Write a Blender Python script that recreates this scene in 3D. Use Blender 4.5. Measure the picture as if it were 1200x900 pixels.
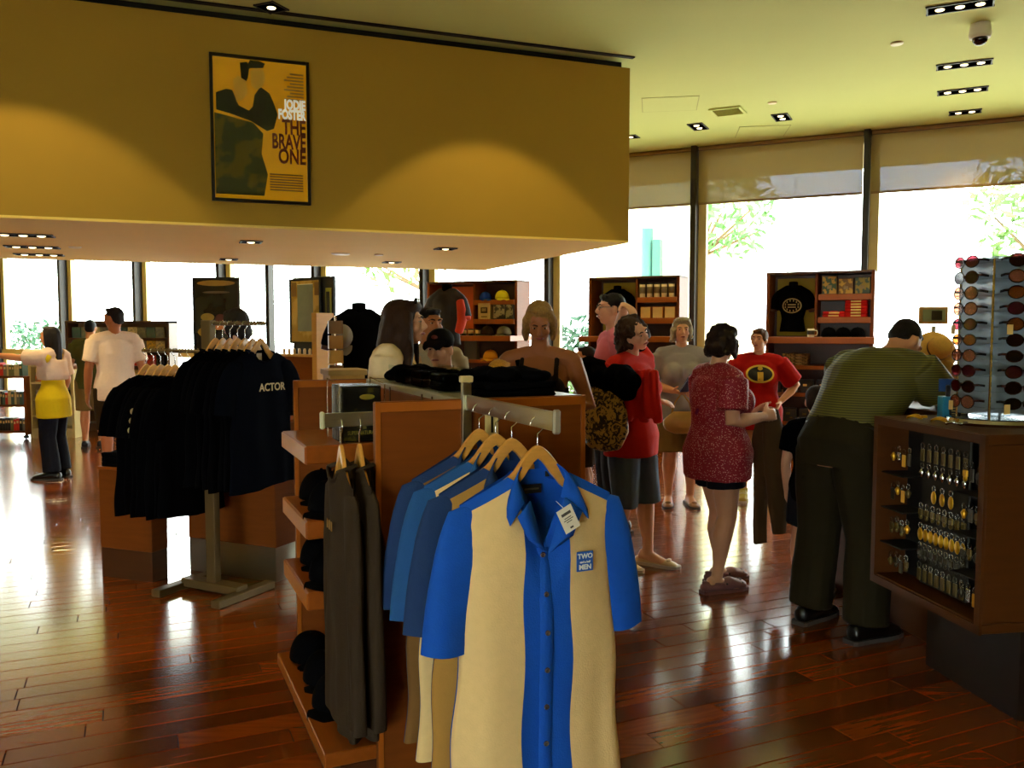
import bpy, bmesh, math, random
from mathutils import Vector, Matrix, noise
PI = math.pi
SC = bpy.context.scene
COL = SC.collection
for _o in list(bpy.data.objects):
    bpy.data.objects.remove(_o)

# ------------------------------------------------------------------ camera
FPX = 1010.0                      # focal length in pixels of the 1200 x 900 frame
CAMZ = 1.6
PITCH = math.atan(65.0 / FPX)     # horizon at row 385
cam_d = bpy.data.cameras.new('camera')
cam_d.sensor_width = 36.0
cam_d.lens = 36.0 * FPX / 1200.0
cam_d.clip_end = 300
cam = bpy.data.objects.new('camera', cam_d)
COL.objects.link(cam)
cam.location = (0, 0, CAMZ)
cam.rotation_euler = (PI / 2 - PITCH, 0, 0)
SC.camera = cam

def ray(px, py):
    a, b = (px - 600) / FPX, (450 - py) / FPX
    return Vector((a, math.cos(PITCH) + b * math.sin(PITCH), -math.sin(PITCH) + b * math.cos(PITCH)))
def gp(px, py, z=0.0):            # pixel -> point on a level plane
    d = ray(px, py); t = (z - CAMZ) / d.z
    return Vector((d.x * t, d.y * t, z))
def dp(px, py, Y):                # pixel -> point at a given distance
    d = ray(px, py); t = Y / d.y
    return Vector((d.x * t, Y, CAMZ + d.z * t))

# ------------------------------------------------------------------ sky and exposure
SC.view_settings.view_transform = 'Standard'
SC.view_settings.look = 'None'
SC.view_settings.gamma = 1.0
SC.view_settings.exposure = -0.12
SC.view_settings.use_curve_mapping = False
SC.cycles.use_denoising = True
SC.cycles.max_bounces = 8
SC.cycles.diffuse_bounces = 4
SC.cycles.glossy_bounces = 4
SC.cycles.transparent_max_bounces = 12
SC.cycles.sample_clamp_indirect = 30.0
W = bpy.data.worlds.new('daylight')
SC.world = W
W.use_nodes = True
bg = W.node_tree.nodes['Background']
bg.inputs[0].default_value = (0.94, 0.99, 0.98, 1)
bg.inputs[1].default_value = 16.0
LAMP_COL = (1.0, 0.76, 0.34)

# ------------------------------------------------------------------ colours and materials
def rgb(r, g, b):
    f = lambda c: ((c / 255.0) / 12.92) if c <= 10 else (((c / 255.0) + 0.055) / 1.055) ** 2.4
    return (f(r), f(g), f(b), 1.0)
MATS = {}
def mat(name, col, rough=0.55, metal=0.0, var=0.18, scale=7.0, stretch=(1, 1, 1), bump=0.0, bscale=None,
        spec=0.5, coat=0.0, emit=0.0, trans=0.0, alpha=1.0, ecol=None):
    if name in MATS: return MATS[name]
    if len(col) == 3: col = rgb(*col)
    m = bpy.data.materials.new(name); m.use_nodes = True
    nt = m.node_tree; N = nt.nodes; L = nt.links
    p = N['Principled BSDF']
    p.inputs['Roughness'].default_value = rough
    p.inputs['Metallic'].default_value = metal
    p.inputs['Specular IOR Level'].default_value = spec
    p.inputs['Coat Weight'].default_value = coat
    p.inputs['Coat Roughness'].default_value = 0.12
    p.inputs['Transmission Weight'].default_value = trans
    p.inputs['Alpha'].default_value = alpha
    tc = N.new('ShaderNodeTexCoord'); mp = N.new('ShaderNodeMapping')
    mp.inputs['Scale'].default_value = stretch
    L.new(tc.outputs['Object'], mp.inputs['Vector'])
    nz = N.new('ShaderNodeTexNoise'); nz.inputs['Scale'].default_value = scale
    nz.inputs['Detail'].default_value = 4.0
    L.new(mp.outputs[0], nz.inputs['Vector'])
    mx = N.new('ShaderNodeMix'); mx.data_type = 'RGBA'
    a = [max(0, c * (1 - var)) for c in col[:3]] + [1]; b = [min(1, c * (1 + var)) for c in col[:3]] + [1]
    mx.inputs[6].default_value = a; mx.inputs[7].default_value = b
    L.new(nz.outputs['Fac'], mx.inputs[0]); L.new(mx.outputs[2], p.inputs['Base Color'])
    if bump > 0:
        bp = N.new('ShaderNodeBump'); bp.inputs['Strength'].default_value = bump; bp.inputs['Distance'].default_value = 0.01
        n2 = N.new('ShaderNodeTexNoise'); n2.inputs['Scale'].default_value = bscale or scale * 8
        L.new(mp.outputs[0], n2.inputs['Vector']); L.new(n2.outputs['Fac'], bp.inputs['Height']); L.new(bp.outputs[0], p.inputs['Normal'])
    if emit > 0:
        p.inputs['Emission Color'].default_value = ecol or col
        p.inputs['Emission Strength'].default_value = emit
    MATS[name] = m
    return m
def pattern(name, c1, c2, kind, scale, rough=0.7, thresh=0.5, rot=(0, 0, 0), stretch=(1, 1, 1), dist=0.0):
    if name in MATS: return MATS[name]
    m = mat(name, c1, rough, var=0.05)
    nt = m.node_tree; N = nt.nodes; L = nt.links; p = N['Principled BSDF']
    mp = [n for n in N if n.type == 'MAPPING'][0]
    mp.inputs['Rotation'].default_value = rot; mp.inputs['Scale'].default_value = stretch
    if kind == 'dots':
        t = N.new('ShaderNodeTexVoronoi'); t.inputs['Scale'].default_value = scale; out = t.outputs['Distance']
    elif kind == 'wave':
        t = N.new('ShaderNodeTexWave'); t.inputs['Scale'].default_value = scale; t.bands_direction = 'Z'; out = t.outputs['Fac']
        t.inputs['Distortion'].default_value = dist
    else:
        t = N.new('ShaderNodeTexNoise'); t.inputs['Scale'].default_value = scale; t.inputs['Detail'].default_value = 2; out = t.outputs['Fac']
        t.inputs['Distortion'].default_value = dist
    L.new(mp.outputs[0], t.inputs['Vector'])
    r = N.new('ShaderNodeValToRGB')
    r.color_ramp.elements[0].position = thresh - 0.03; r.color_ramp.elements[1].position = thresh + 0.03
    r.color_ramp.elements[0].color = rgb(*c2); r.color_ramp.elements[1].color = rgb(*c1)
    L.new(out, r.inputs[0]); L.new(r.outputs[0], p.inputs['Base Color'])
    return m

WOOD = mat('cherry_wood', (116, 58, 12), 0.5, spec=0.22, var=0.22, scale=5, stretch=(1, 1, 9), bump=0.02)
WOODH = mat('cherry_wood_flat', (138, 70, 14), 0.42, spec=0.3, var=0.2, scale=5, stretch=(9, 1, 9))
WOODE = mat('cherry_edge', (158, 84, 18), 0.4, var=0.15, scale=6, spec=0.35)
WOODP = mat('pale_birch', (190, 142, 64), 0.45, var=0.12, scale=5, stretch=(1, 1, 6))
WOODD = mat('dark_walnut', (74, 40, 18), 0.4, var=0.2, scale=5, stretch=(1, 1, 8))
HANGW = mat('hanger_beech', (206, 148, 66), 0.32, var=0.2, scale=14, stretch=(1, 6, 6), coat=0.2)
STEEL = mat('brushed_steel', (176, 172, 150), 0.32, 1.0, var=0.08, scale=20, stretch=(1, 1, 12))
CHROME = mat('chrome', (215, 215, 215), 0.12, 1.0, var=0.03)
BRASS = mat('aged_brass', (112, 92, 56), 0.5, 0.6, var=0.1)
BLACKF = mat('black_cotton', (6, 6, 8), 0.95, var=0.4, scale=60, spec=0.03)
NAVYF = mat('navy_cotton', (9, 12, 20), 0.95, var=0.3, scale=60, spec=0.03)
BLACKP = mat('black_plastic', (10, 10, 11), 0.3, var=0.2)
DBRONZE = mat('dark_bronze', (34, 28, 22), 0.4, 0.3, var=0.1)
CREAMM = mat('cream_metal', (200, 180, 120), 0.5, var=0.06)
OLIVEW = mat('gold_paint', (172, 136, 34), 0.8, var=0.05, scale=2.5, bump=0.03, bscale=160)
CEILM = mat('ceiling_paint', (204, 212, 128), 0.85, var=0.03, scale=1.5)
SOFFM = mat('soffit_paint', (244, 214, 112), 0.85, var=0.04, scale=1.5)
WHITEP = mat('white_paint', (222, 218, 205), 0.5, var=0.04)

# ------------------------------------------------------------------ mesh helpers
class MB:
    def __init__(s): s.v = []; s.f = []
    def add(s, vs, fs):
        o = len(s.v); s.v += [tuple(v) for v in vs]; s.f += [tuple(i + o for i in f) for f in fs]; return s
    def box(s, c, d, rz=0.0, ch=0.0, M=None):
        hx, hy, hz = d[0] / 2, d[1] / 2, d[2] / 2
        if ch <= 0:
            vs = [Vector((x * hx, y * hy, z * hz)) for x in (-1, 1) for y in (-1, 1) for z in (-1, 1)]
            fs = [(0, 1, 3, 2), (4, 6, 7, 5), (0, 4, 5, 1), (2, 3, 7, 6), (0, 2, 6, 4), (1, 5, 7, 3)]
        else:
            bm = bmesh.new(); bmesh.ops.create_cube(bm, size=1.0)
            for v in bm.verts: v.co = Vector((v.co.x * d[0], v.co.y * d[1], v.co.z * d[2]))
            bmesh.ops.bevel(bm, geom=list(bm.edges), offset=min(ch, min(d) * 0.45), segments=1, affect='EDGES')
            bm.verts.index_update()
            vs = [v.co.copy() for v in bm.verts]; fs = [tuple(v.index for v in f.verts) for f in bm.faces]; bm.free()
        R = M or Matrix.Rotation(rz, 3, 'Z')
        return s.add([R @ v + Vector(c) for v in vs], fs)
    def tube(s, pts, r, n=10, cap=True, ref=None, rnd=0.0):
        pts = [Vector(p) for p in pts]
        if not isinstance(r, (list, tuple)) or (isinstance(r, tuple) and len(r) == 2 and len(pts) != 2): r = [r] * len(pts)
        r = [(q, q) if not isinstance(q, (tuple, list)) else q for q in r]
        rings = []; T = []
        for i, p in enumerate(pts):
            a = pts[max(i - 1, 0)]; b = pts[min(i + 1, len(pts) - 1)]
            t = (b - a); t = t.normalized() if t.length > 1e-9 else Vector((0, 0, 1)); T.append(t)
        up = Vector(ref) if ref else (Vector((1, 0, 0)) if abs(T[0].x) < 0.9 else Vector((0, 1, 0)))
        P = []; RR = []
        if rnd > 0:
            for k in (1.0, 0.6):
                q = r[0]; P.append((pts[0] - T[0] * max(q) * rnd * k, T[0])); RR.append((q[0] * (0.3 if k == 1 else 0.8), q[1] * (0.3 if k == 1 else 0.8)))
        for p, t, q in zip(pts, T, r): P.append((p, t)); RR.append(q)
        if rnd > 0:
            for k in (0.6, 1.0):
                q = r[-1]; P.append((pts[-1] + T[-1] * max(q) * rnd * k, T[-1])); RR.append((q[0] * (0.3 if k == 1 else 0.8), q[1] * (0.3 if k == 1 else 0.8)))
        for (p, t), q in zip(P, RR):
            u = up - t * up.dot(t)
            if u.length < 1e-4: u = t.orthogonal()
            u.normalize(); w = t.cross(u)
            if not ref: up = u
            rings.append([p + u * (q[0] * math.cos(2 * PI * k / n)) + w * (q[1] * math.sin(2 * PI * k / n)) for k in range(n)])
        return s.loft(rings, cap)
    def loft(s, rings, cap=True, closed=False):
        n = len(rings[0]); vs = [p for r in rings for p in r]; fs = []
        m = len(rings)
        for i in range(m if closed else m - 1):
            for k in range(n):
                a = i * n + k; b = i * n + (k + 1) % n; c = ((i + 1) % m) * n
                fs.append((a, b, c + (k + 1) % n, c + k))
        if cap and not closed:
            fs.append(tuple(range(n - 1, -1, -1))); fs.append(tuple((m - 1) * n + k for k in range(n)))
        return s.add(vs, fs)
    def ell(s, c, r, M=None, nu=14, nv=9):
        if not isinstance(r, (tuple, list)): r = (r, r, r)
        c = Vector(c); R = M or Matrix.Identity(3)
        vs = [c + R @ Vector((0, 0, r[2]))]; fs = []
        for i in range(1, nv):
            th = PI * i / nv
            for k in range(nu):
                ph = 2 * PI * k / nu
                vs.append(c + R @ Vector((r[0] * math.sin(th) * math.cos(ph), r[1] * math.sin(th) * math.sin(ph), r[2] * math.cos(th))))
        vs.append(c + R @ Vector((0, 0, -r[2]))); e = len(vs) - 1
        for k in range(nu):
            fs.append((0, 1 + k, 1 + (k + 1) % nu)); b = 1 + (nv - 2) * nu; fs.append((e, b + (k + 1) % nu, b + k))
        for i in range(nv - 2):
            for k in range(nu):
                a = 1 + i * nu; fs.append((a + k, a + nu + k, a + nu + (k + 1) % nu, a + (k + 1) % nu))
        return s.add(vs, fs)
    def lathe(s, c, prof, n=20, cap=True):
        c = Vector(c)
        return s.loft([[c + Vector((r * math.cos(2 * PI * k / n), r * math.sin(2 * PI * k / n), z)) for k in range(n)] for r, z in prof], cap)
    def prism(s, poly, y0, y1):    # outline in x, z pushed along y
        n = len(poly)
        vs = [Vector((x, y0, z)) for x, z in poly] + [Vector((x, y1, z)) for x, z in poly]
        fs = [tuple(range(n)), tuple(range(2 * n - 1, n - 1, -1))] + [(k, k + n, (k + 1) % n + n, (k + 1) % n) for k in range(n)]
        return s.add(vs, fs)
    def grid(s, P):                # rows of points
        n = len(P[0]); return s.add([p for r in P for p in r], [(i * n + k, i * n + k + 1, (i + 1) * n + k + 1, (i + 1) * n + k) for i in range(len(P) - 1) for k in range(n - 1)])
    def mesh(s, name, m, smooth=False):
        me = bpy.data.meshes.new(name); me.from_pydata(s.v, [], s.f)
        if m: me.materials.append(m)
        if smooth: me.polygons.foreach_set('use_smooth', [True] * len(me.polygons))
        me.update(); return me
    def obj(s, name, m, parent=None, loc=(0, 0, 0), rz=0.0, smooth=False, fix=True):
        me = s.mesh(name, m, smooth)
        if fix:
            bm = bmesh.new(); bm.from_mesh(me); bmesh.ops.recalc_face_normals(bm, faces=bm.faces); bm.to_mesh(me); bm.free()
        return link(name, me, parent, loc, rz)
def link(name, data, parent=None, loc=(0, 0, 0), rz=0.0):
    o = bpy.data.objects.new(name, data); COL.objects.link(o)
    o.location = loc; o.rotation_euler = (0, 0, rz)
    if parent: o.parent = parent
    return o
def tag(o, label=None, cat=None, group=None, kind=None):
    if label: o['label'] = label
    if cat: o['category'] = cat
    if group: o['group'] = group
    if kind: o['kind'] = kind
    return o
def thing(name, label, cat, loc=(0, 0, 0), rz=0.0, group=None):
    return tag(link(name, None, None, loc, rz), label, cat, group)
def B(name, c, d, m, parent=None, ch=0.004, rz=0.0, loc=(0, 0, 0)):
    return MB().box(c, d, rz, ch).obj(name, m, parent, loc, fix=False)
def copy_tree(o, parent=None, loc=None, rz=None, label=None, group=None):
    c = o.copy(); COL.objects.link(c)
    if parent: c.parent = parent
    if loc is not None: c.location = loc
    if rz is not None: c.rotation_euler = (0, 0, rz)
    if label: c['label'] = label
    if group: c['group'] = group
    for ch in o.children: copy_tree(ch, c)
    return c
def text(name, s, size, m, parent, loc, rot=(PI / 2, 0, 0), align='CENTER', xs=1.0, depth=0.0008, bold=0.0):
    cu = bpy.data.curves.new('lettering', 'FONT'); cu.body = s; cu.size = size; cu.align_x = align; cu.extrude = depth; cu.offset = bold
    cu.resolution_u = 3
    t = bpy.data.objects.new('lettering', cu); COL.objects.link(t)
    dg = bpy.context.evaluated_depsgraph_get(); me = bpy.data.meshes.new_from_object(t.evaluated_get(dg))
    bpy.data.objects.remove(t)
    me.materials.clear(); me.materials.append(m)
    for v in me.vertices: v.co.x *= xs
    o = link(name, me, parent, loc); o.rotation_euler = rot
    return o

# ------------------------------------------------------------------ the room
HC = 4.1
WA = math.radians(63.5)
WX = Vector((math.sin(WA), -math.cos(WA), 0)); WY = Vector((math.cos(WA), math.sin(WA), 0))   # along the glass wall, outwards
WRZ = math.atan2(WX.y, WX.x)
W0 = Vector((1.70, 12.56, 0))
def wp(t, n=0.0, z=0.0): return W0 + WX * t + WY * n + Vector((0, 0, z))      # n < 0 is inside
def wt(px, n=0.0):                 # wall coordinate under a pixel column, n metres off the glass
    k = (px - 600) / FPX / math.cos(PITCH) * 1.0
    o = W0 + WY * n
    return (k * o.y - o.x) / (WX.x - k * WX.y)
MUL = [0.96 + 2.208 * k for k in range(-10, 4)]
A_ = wp(MUL[0]); B_ = wp(MUL[-1]); C_ = Vector((9.6, -6, 0)); D_ = Vector((-17.5, -6, 0))
poly = [A_, B_, C_, D_]
def inside(p):
    s = [(poly[(i + 1) % 4] - poly[i]).cross(p - poly[i]).z < 0 for i in range(4)]
    return all(s)

# floor: slab, boards one by one near the camera, the rest as one field
bm_ = MB().add([(p.x, p.y, z) for z in (-0.2, -0.012) for p in poly], [(0, 1, 2, 3), (7, 6, 5, 4)] + [(k, k + 4, (k + 1) % 4 + 4, (k + 1) % 4) for k in range(4)])
floor = tag(bm_.obj('floor', mat('floor_slab', (40, 18, 8), 0.8)), kind='structure')
GA = math.radians(24)
GU = Vector((math.cos(GA), math.sin(GA), 0)); GV = Vector((-math.sin(GA), math.cos(GA), 0))
def plank_mat():
    m = mat('varnished_boards', (128, 58, 12), 0.2, var=0.5, scale=3, stretch=(1.2, 16, 1), coat=1.0)
    nt = m.node_tree; N = nt.nodes; L = nt.links; p = N['Principled BSDF']
    p.inputs['Coat Roughness'].default_value = 0.15
    mx = [n for n in N if n.type == 'MIX'][0]
    oi = N.new('ShaderNodeObjectInfo'); ge = N.new('ShaderNodeNewGeometry'); ad = N.new('ShaderNodeMath'); ad.operation = 'ADD'
    fr = N.new('ShaderNodeMath'); fr.operation = 'FRACT'
    L.new(oi.outputs['Random'], ad.inputs[0]); L.new(ge.outputs['Random Per Island'], ad.inputs[1]); L.new(ad.outputs[0], fr.inputs[0])
    hs = N.new('ShaderNodeHueSaturation'); mr = N.new('ShaderNodeMapRange')
    mr.inputs[3].default_value = 0.55; mr.inputs[4].default_value = 1.5
    L.new(fr.outputs[0], mr.inputs[0]); L.new(mr.outputs[0], hs.inputs['Value']); L.new(mx.outputs[2], hs.inputs['Color'])
    L.new(hs.outputs[0], p.inputs['Base Color'])
    nz = N.new('ShaderNodeTexNoise'); nz.inputs['Scale'].default_value = 2.2
    tc = [n for n in N if n.type == 'TEX_COORD'][0]; L.new(ge.outputs['Position'], nz.inputs['Vector'])
    m2 = N.new('ShaderNodeMapRange'); m2.inputs[3].default_value = 0.13; m2.inputs[4].default_value = 0.24
    L.new(nz.outputs['Fac'], m2.inputs[0]); L.new(m2.outputs[0], p.inputs['Roughness'])
    return m
PLK = plank_mat()
PW = 0.125
lens_ = [0.7, 1.0, 1.3, 1.6]
pmesh = [MB().box((0, 0, -0.006), (l - 0.004, PW - 0.004, 0.012), 0, 0.0015).mesh('plank', PLK) for l in lens_]
rnd = random.Random(5)
allp = []
for j in range(-120, 230):
    a = -26 + rnd.random()
    while a < 24:
        k = rnd.randrange(4); l = lens_[k]
        c = GU * (a + l / 2) + GV * (j * PW)
        if inside(c): allp.append((c, k))
        a += l
def vis(c):
    if c.y < 2.9: return 0
    x = 600 + FPX * c.x / c.y
    if not -40 < x < 1240: return 0
    if 330 < x < 700 and c.y < 4.4: return 0
    if x > 1020 and c.y < 4.0 and c.x > 2.2: return 0
    return 1.0 / c.y ** 3
allp.sort(key=lambda q: -vis(q[0]))
for c, k in allp[:300]:
    link('plank', pmesh[k], floor, c, GA)
rest = MB()
for c, k in allp[300:]:
    rest.box((c.x, c.y, -0.006), (lens_[k] - 0.004, PW - 0.004, 0.012), GA)
tag(rest.obj('plank_field', PLK, floor, fix=False), kind='stuff')

# ceiling with a shallow slab
cm = MB().add([(p.x, p.y, z) for z in (HC, HC + 0.25) for p in poly], [(0, 1, 2, 3), (7, 6, 5, 4)] + [(k, k + 4, (k + 1) % 4 + 4, (k + 1) % 4) for k in range(4)])
ceiling = tag(cm.obj('ceiling', CEILM), kind='structure')
def wallbox(name, p, q, z0, z1, m, th=0.2):
    d = q - p; c = (p + q) / 2
    nrm = Vector((-d.y, d.x, 0)).normalized()
    mid = (A_ + B_ + C_ + D_) / 4
    if nrm.dot(c - mid) < 0: nrm = -nrm
    c = c + nrm * th / 2
    o = MB().box((c.x, c.y, (z0 + z1) / 2), (d.length + th, th, z1 - z0), math.atan2(d.y, d.x)).obj(name, m, fix=False)
    return tag(o, kind='structure')
wallbox('wall_left', D_, A_, -0.2, HC + 0.25, OLIVEW)
wallbox('wall_right', B_, C_, -0.2, HC + 0.25, OLIVEW)
# rear wall: solid ends, a shopfront of two lights behind the camera
wallbox('wall_rear', C_, Vector((-1.0, -6, 0)), -0.2, HC + 0.25, OLIVEW)
wallbox('wall_rear', Vector((-6.0, -6, 0)), D_, -0.2, HC + 0.25, OLIVEW)
wallbox('wall_rear', Vector((-1.0, -6, 0)), Vector((-6.0, -6, 0)), 2.6, HC + 0.25, OLIVEW)

def glass_mat():
    m = bpy.data.materials.new('window_glass'); m.use_nodes = True
    nt = m.node_tree; N = nt.nodes; L = nt.links; N.remove(N['Principled BSDF'])
    tr = N.new('ShaderNodeBsdfTransparent'); gl = N.new('ShaderNodeBsdfGlossy'); gl.inputs['Roughness'].default_value = 0.02
    tr.inputs[0].default_value = (0.97, 1, 0.99, 1)
    lw = N.new('ShaderNodeLayerWeight'); pw = N.new('ShaderNodeMath'); pw.operation = 'POWER'; pw.inputs[1].default_value = 5.0
    fz = N.new('ShaderNodeMapRange'); fz.inputs[3].default_value = 0.03; fz.inputs[4].default_value = 0.7
    L.new(lw.outputs['Facing'], pw.inputs[0]); L.new(pw.outputs[0], fz.inputs[0])
    mx = N.new('ShaderNodeMixShader'); L.new(fz.outputs[0], mx.inputs[0]); L.new(tr.outputs[0], mx.inputs[1]); L.new(gl.outputs[0], mx.inputs[2])
    L.new(mx.outputs[0], N['Material Output'].inputs[0]); return m
GLASS = glass_mat()
def shade_mat():
    m = mat('shade_cloth', (168, 146, 90), 0.9, var=0.05, scale=1.2, bump=0.02, bscale=300)
    nt = m.node_tree; N = nt.nodes; L = nt.links; p = N['Principled BSDF']
    tl = N.new('ShaderNodeBsdfTranslucent'); tl.inputs[0].default_value = rgb(150, 126, 72)
    tr = N.new('ShaderNodeBsdfTransparent'); tr.inputs[0].default_value = (0.75, 0.85, 1, 1)
    a = N.new('ShaderNodeMixShader'); a.inputs[0].default_value = 0.3
    b = N.new('ShaderNodeMixShader'); b.inputs[0].default_value = 0.15
    L.new(p.outputs[0], a.inputs[1]); L.new(tl.outputs[0], a.inputs[2]); L.new(a.outputs[0], b.inputs[1]); L.new(tr.outputs[0], b.inputs[2])
    L.new(b.outputs[0], N['Material Output'].inputs[0]); return m
SHADE = shade_mat()
SHZ = 3.32
def bay(k, t0, t1):
    w = t1 - t0
    fr = MB()
    fr.box((w / 2, 0, 0.04), (w, 0.14, 0.08)); fr.box((w / 2, 0, HC - 0.03), (w, 0.14, 0.06))
    fr.box((w, -0.06, HC / 2), (0.075, 0.2, HC))
    r = tag(fr.obj('window_%d' % (k + 1), DBRONZE, None, wp(t0), WRZ, fix=False), kind='structure')
    MB().box((w + 0.09, 0.07, HC / 2), (0.11, 0.1, HC)).obj('outer_mullion', CREAMM, r, fix=False)
    MB().box((w / 2, 0.03, 1.1), (w - 0.08, 0.09, 0.11)).obj('rail', CREAMM, r, fix=False)
    for z0, z1 in ((0.08, 1.045), (1.155, HC - 0.06)):
        MB().box((w / 2, 0.03, (z0 + z1) / 2), (w - 0.08, 0.008, z1 - z0)).obj('pane', GLASS, r, fix=False)
    SHZ = 3.32 if k >= 8 else 3.92
    sh = thing('roller_shade', 'tan roller shade drawn part way down a window bay right of the soffit' if k >= 8 else 'rolled-up tan shade at the head of a bay behind the soffit', 'shade', wp(t0 + w / 2, -0.06, HC), WRZ, 'drawn roller shades' if k >= 8 else 'rolled-up shades')
    MB().box((0, 0, (SHZ - HC) / 2 - 0.02), (w - 0.1, 0.004, HC - SHZ - 0.04)).obj('cloth', SHADE, sh, fix=False)
    MB().box((0, 0, SHZ - HC), (w - 0.1, 0.02, 0.03)).obj('hem_bar', mat('shade_bar', (128, 98, 50), 0.6), sh, fix=False)
    MB().tube([(-w / 2 + 0.05, 0, -0.03), (w / 2 - 0.05, 0, -0.03)], 0.028).obj('roller', mat('shade_bar', (128, 98, 50), 0.6), sh)
for k in range(len(MUL) - 1): bay(k, MUL[k], MUL[k + 1])
# slim extra post inside the glass where the photograph shows one
tx = wt(318, -0.1)
tag(MB().box((0, 0, HC / 2), (0.08, 0.14, HC)).obj('trim_1', DBRONZE, None, wp(tx, -0.1), WRZ, fix=False), kind='structure')
# the shopfront behind the camera
nw = len(MUL)
for i in range(2):
    x0 = -6.0 + i * 2.5
    fr = MB().box((1.25, 0, 0.04), (2.5, 0.14, 0.08)).box((1.25, 0, 2.57), (2.5, 0.14, 0.06)).box((0.04, 0, 1.3), (0.08, 0.14, 2.6)).box((2.46, 0, 1.3), (0.08, 0.14, 2.6))
    r = tag(fr.obj('window_%d' % (nw + i), DBRONZE, None, (x0, -6.1, 0), 0, fix=False), kind='structure')
    MB().box((1.25, 0, 1.31), (2.34, 0.008, 2.46)).obj('pane', GLASS, r, fix=False)

# soffit box hung over the left of the shop
SA = math.radians(21)
SU = Vector((math.cos(SA), math.sin(SA), 0)); SV = Vector((-math.sin(SA), math.cos(SA), 0))
S0 = dp(736.5, 284.5, 8.2); SZ = S0.z; ST = 4.02
c0 = Vector((S0.x, S0.y, 0))
Ls, Ds = 12.5, 4.2
sf = MB().box((-Ls / 2, Ds / 2, (SZ + 0.02 + ST) / 2), (Ls, Ds, ST - SZ - 0.02))
soffit = tag(sf.obj('wall_soffit', OLIVEW, None, c0, SA, fix=False), kind='structure')
MB().box((-Ls / 2, Ds / 2, SZ + 0.01), (Ls, Ds, 0.02)).obj('underside', SOFFM, soffit, fix=False)
MB().box((-Ls / 2, Ds / 2 + 0.04, (ST + HC) / 2), (Ls - 0.06, Ds - 0.14, HC - ST)).obj('shadow_gap', mat('gap_black', (8, 7, 5), 0.9), soffit, fix=False)
MB().box((-Ls / 2, -0.07, HC - 0.006), (Ls, 0.05, 0.012)).obj('ceiling_slot', mat('gap_black', (8, 7, 5), 0.9), soffit, fix=False)

# ------------------------------------------------------------------ recessed lamps (their light stays with them)
BULB = mat('lamp_glow', (255, 225, 150), 0.5, emit=4.0, ecol=(1, 0.82, 0.45, 1))
PALEDISC = mat('pale_disc', (226, 214, 160), 0.4)
def slot_light(label, pos, n=3, rz=0.0, energy=60, angle=95, aim=None, group='recessed slot lights in the ceiling', pitch=0.14, blend=0.6):
    t = thing('recessed_light', label, 'light', pos, rz, group)
    Lx = pitch * n + 0.04
    MB().box((0, 0, -0.004), (Lx, 0.17, 0.008)).obj('housing', mat('lamp_black', (4, 4, 4), 0.95, spec=0.0), t, fix=False)
    fr = MB()
    for y in (-0.088, 0.088): fr.box((0, y, -0.006), (Lx + 0.02, 0.012, 0.012))
    for x in (-Lx / 2, Lx / 2): fr.box((x, 0, -0.006), (0.012, 0.188, 0.012))
    fr.obj('trim_ring', mat('lamp_trim', (20, 18, 12), 0.5), t, fix=False)
    for k in range(n):
        x = (k - (n - 1) / 2) * pitch
        MB().lathe((x, 0, -0.012), [(0.016, -0.006), (0.031, -0.001), (0.036, 0.006)], 12).obj('bulb', BULB, t)
    if energy > 0:
        ld = bpy.data.lights.new('lamp', 'SPOT'); ld.energy = energy; ld.color = LAMP_COL
        ld.spot_size = math.radians(angle); ld.spot_blend = blend; ld.shadow_soft_size = 0.05
        lo = link('lamp', ld, t, (0, 0, -0.04))
        if aim is not None:
            d = Matrix.Rotation(-rz, 3, 'Z') @ (Vector(aim) - Vector(pos)); lo.rotation_mode = 'QUATERNION'; lo.rotation_quaternion = d.to_track_quat('-Z', 'Y')
    return t
CZ = HC - 0.001
for px, py, n in ((1125, 7, 3), (1130, 75, 3), (1128, 106, 3), (1131, 131, 2)):
    slot_light('black slot light of small spots in the ceiling row by the dome camera', gp(px, py, CZ), n, WRZ, 75)
for px, py in ((916, 137), (818, 148)):
    slot_light('square black twin-spot light set at an angle beside the ceiling vent', gp(px, py, CZ), 2, WRZ + PI / 2, 60, group='twin spot lights by the vent', pitch=0.15)
slot_light('single small spot light in the ceiling tight against the soffit corner', gp(739, 160, CZ), 1, WRZ, 30)
slot_light('diamond-set single spot light in the dark ceiling over the amber film poster', gp(318, 8, CZ), 1, SA + PI / 4, 0)
# wall washers in front of the soffit, above the top of the frame
for s, e in ((-5.05, 95), (-1.45, 85)):
    p = c0 + SU * s - SV * 1.25 + Vector((0, 0, CZ))
    slot_light('wall-washing slot light in the ceiling in front of the gold soffit', p, 2, SA, e, 84, aim=p + SV * 0.28 + Vector((0, 0, -1)), group='wall washers before the soffit', blend=0.2)
# unseen lamps of the same kind, added as fill over the rest of the shop
for x, y, e in ((-4.5, 1.0, 60), (-0.6, 0.8, 92), (3.2, 1.2, 14), (-8.5, 2.0, 60), (-1.0, -3.0, 45), (5.6, 4.5, 25), (2.0, 4.0, 12), (-3.6, 3.6, 70), (4.9, 7.6, 25)):
    slot_light('unseen black slot light added as fill in the ceiling above the sales floor', Vector((x, y, CZ)), 3, WRZ, e, 110)
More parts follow.
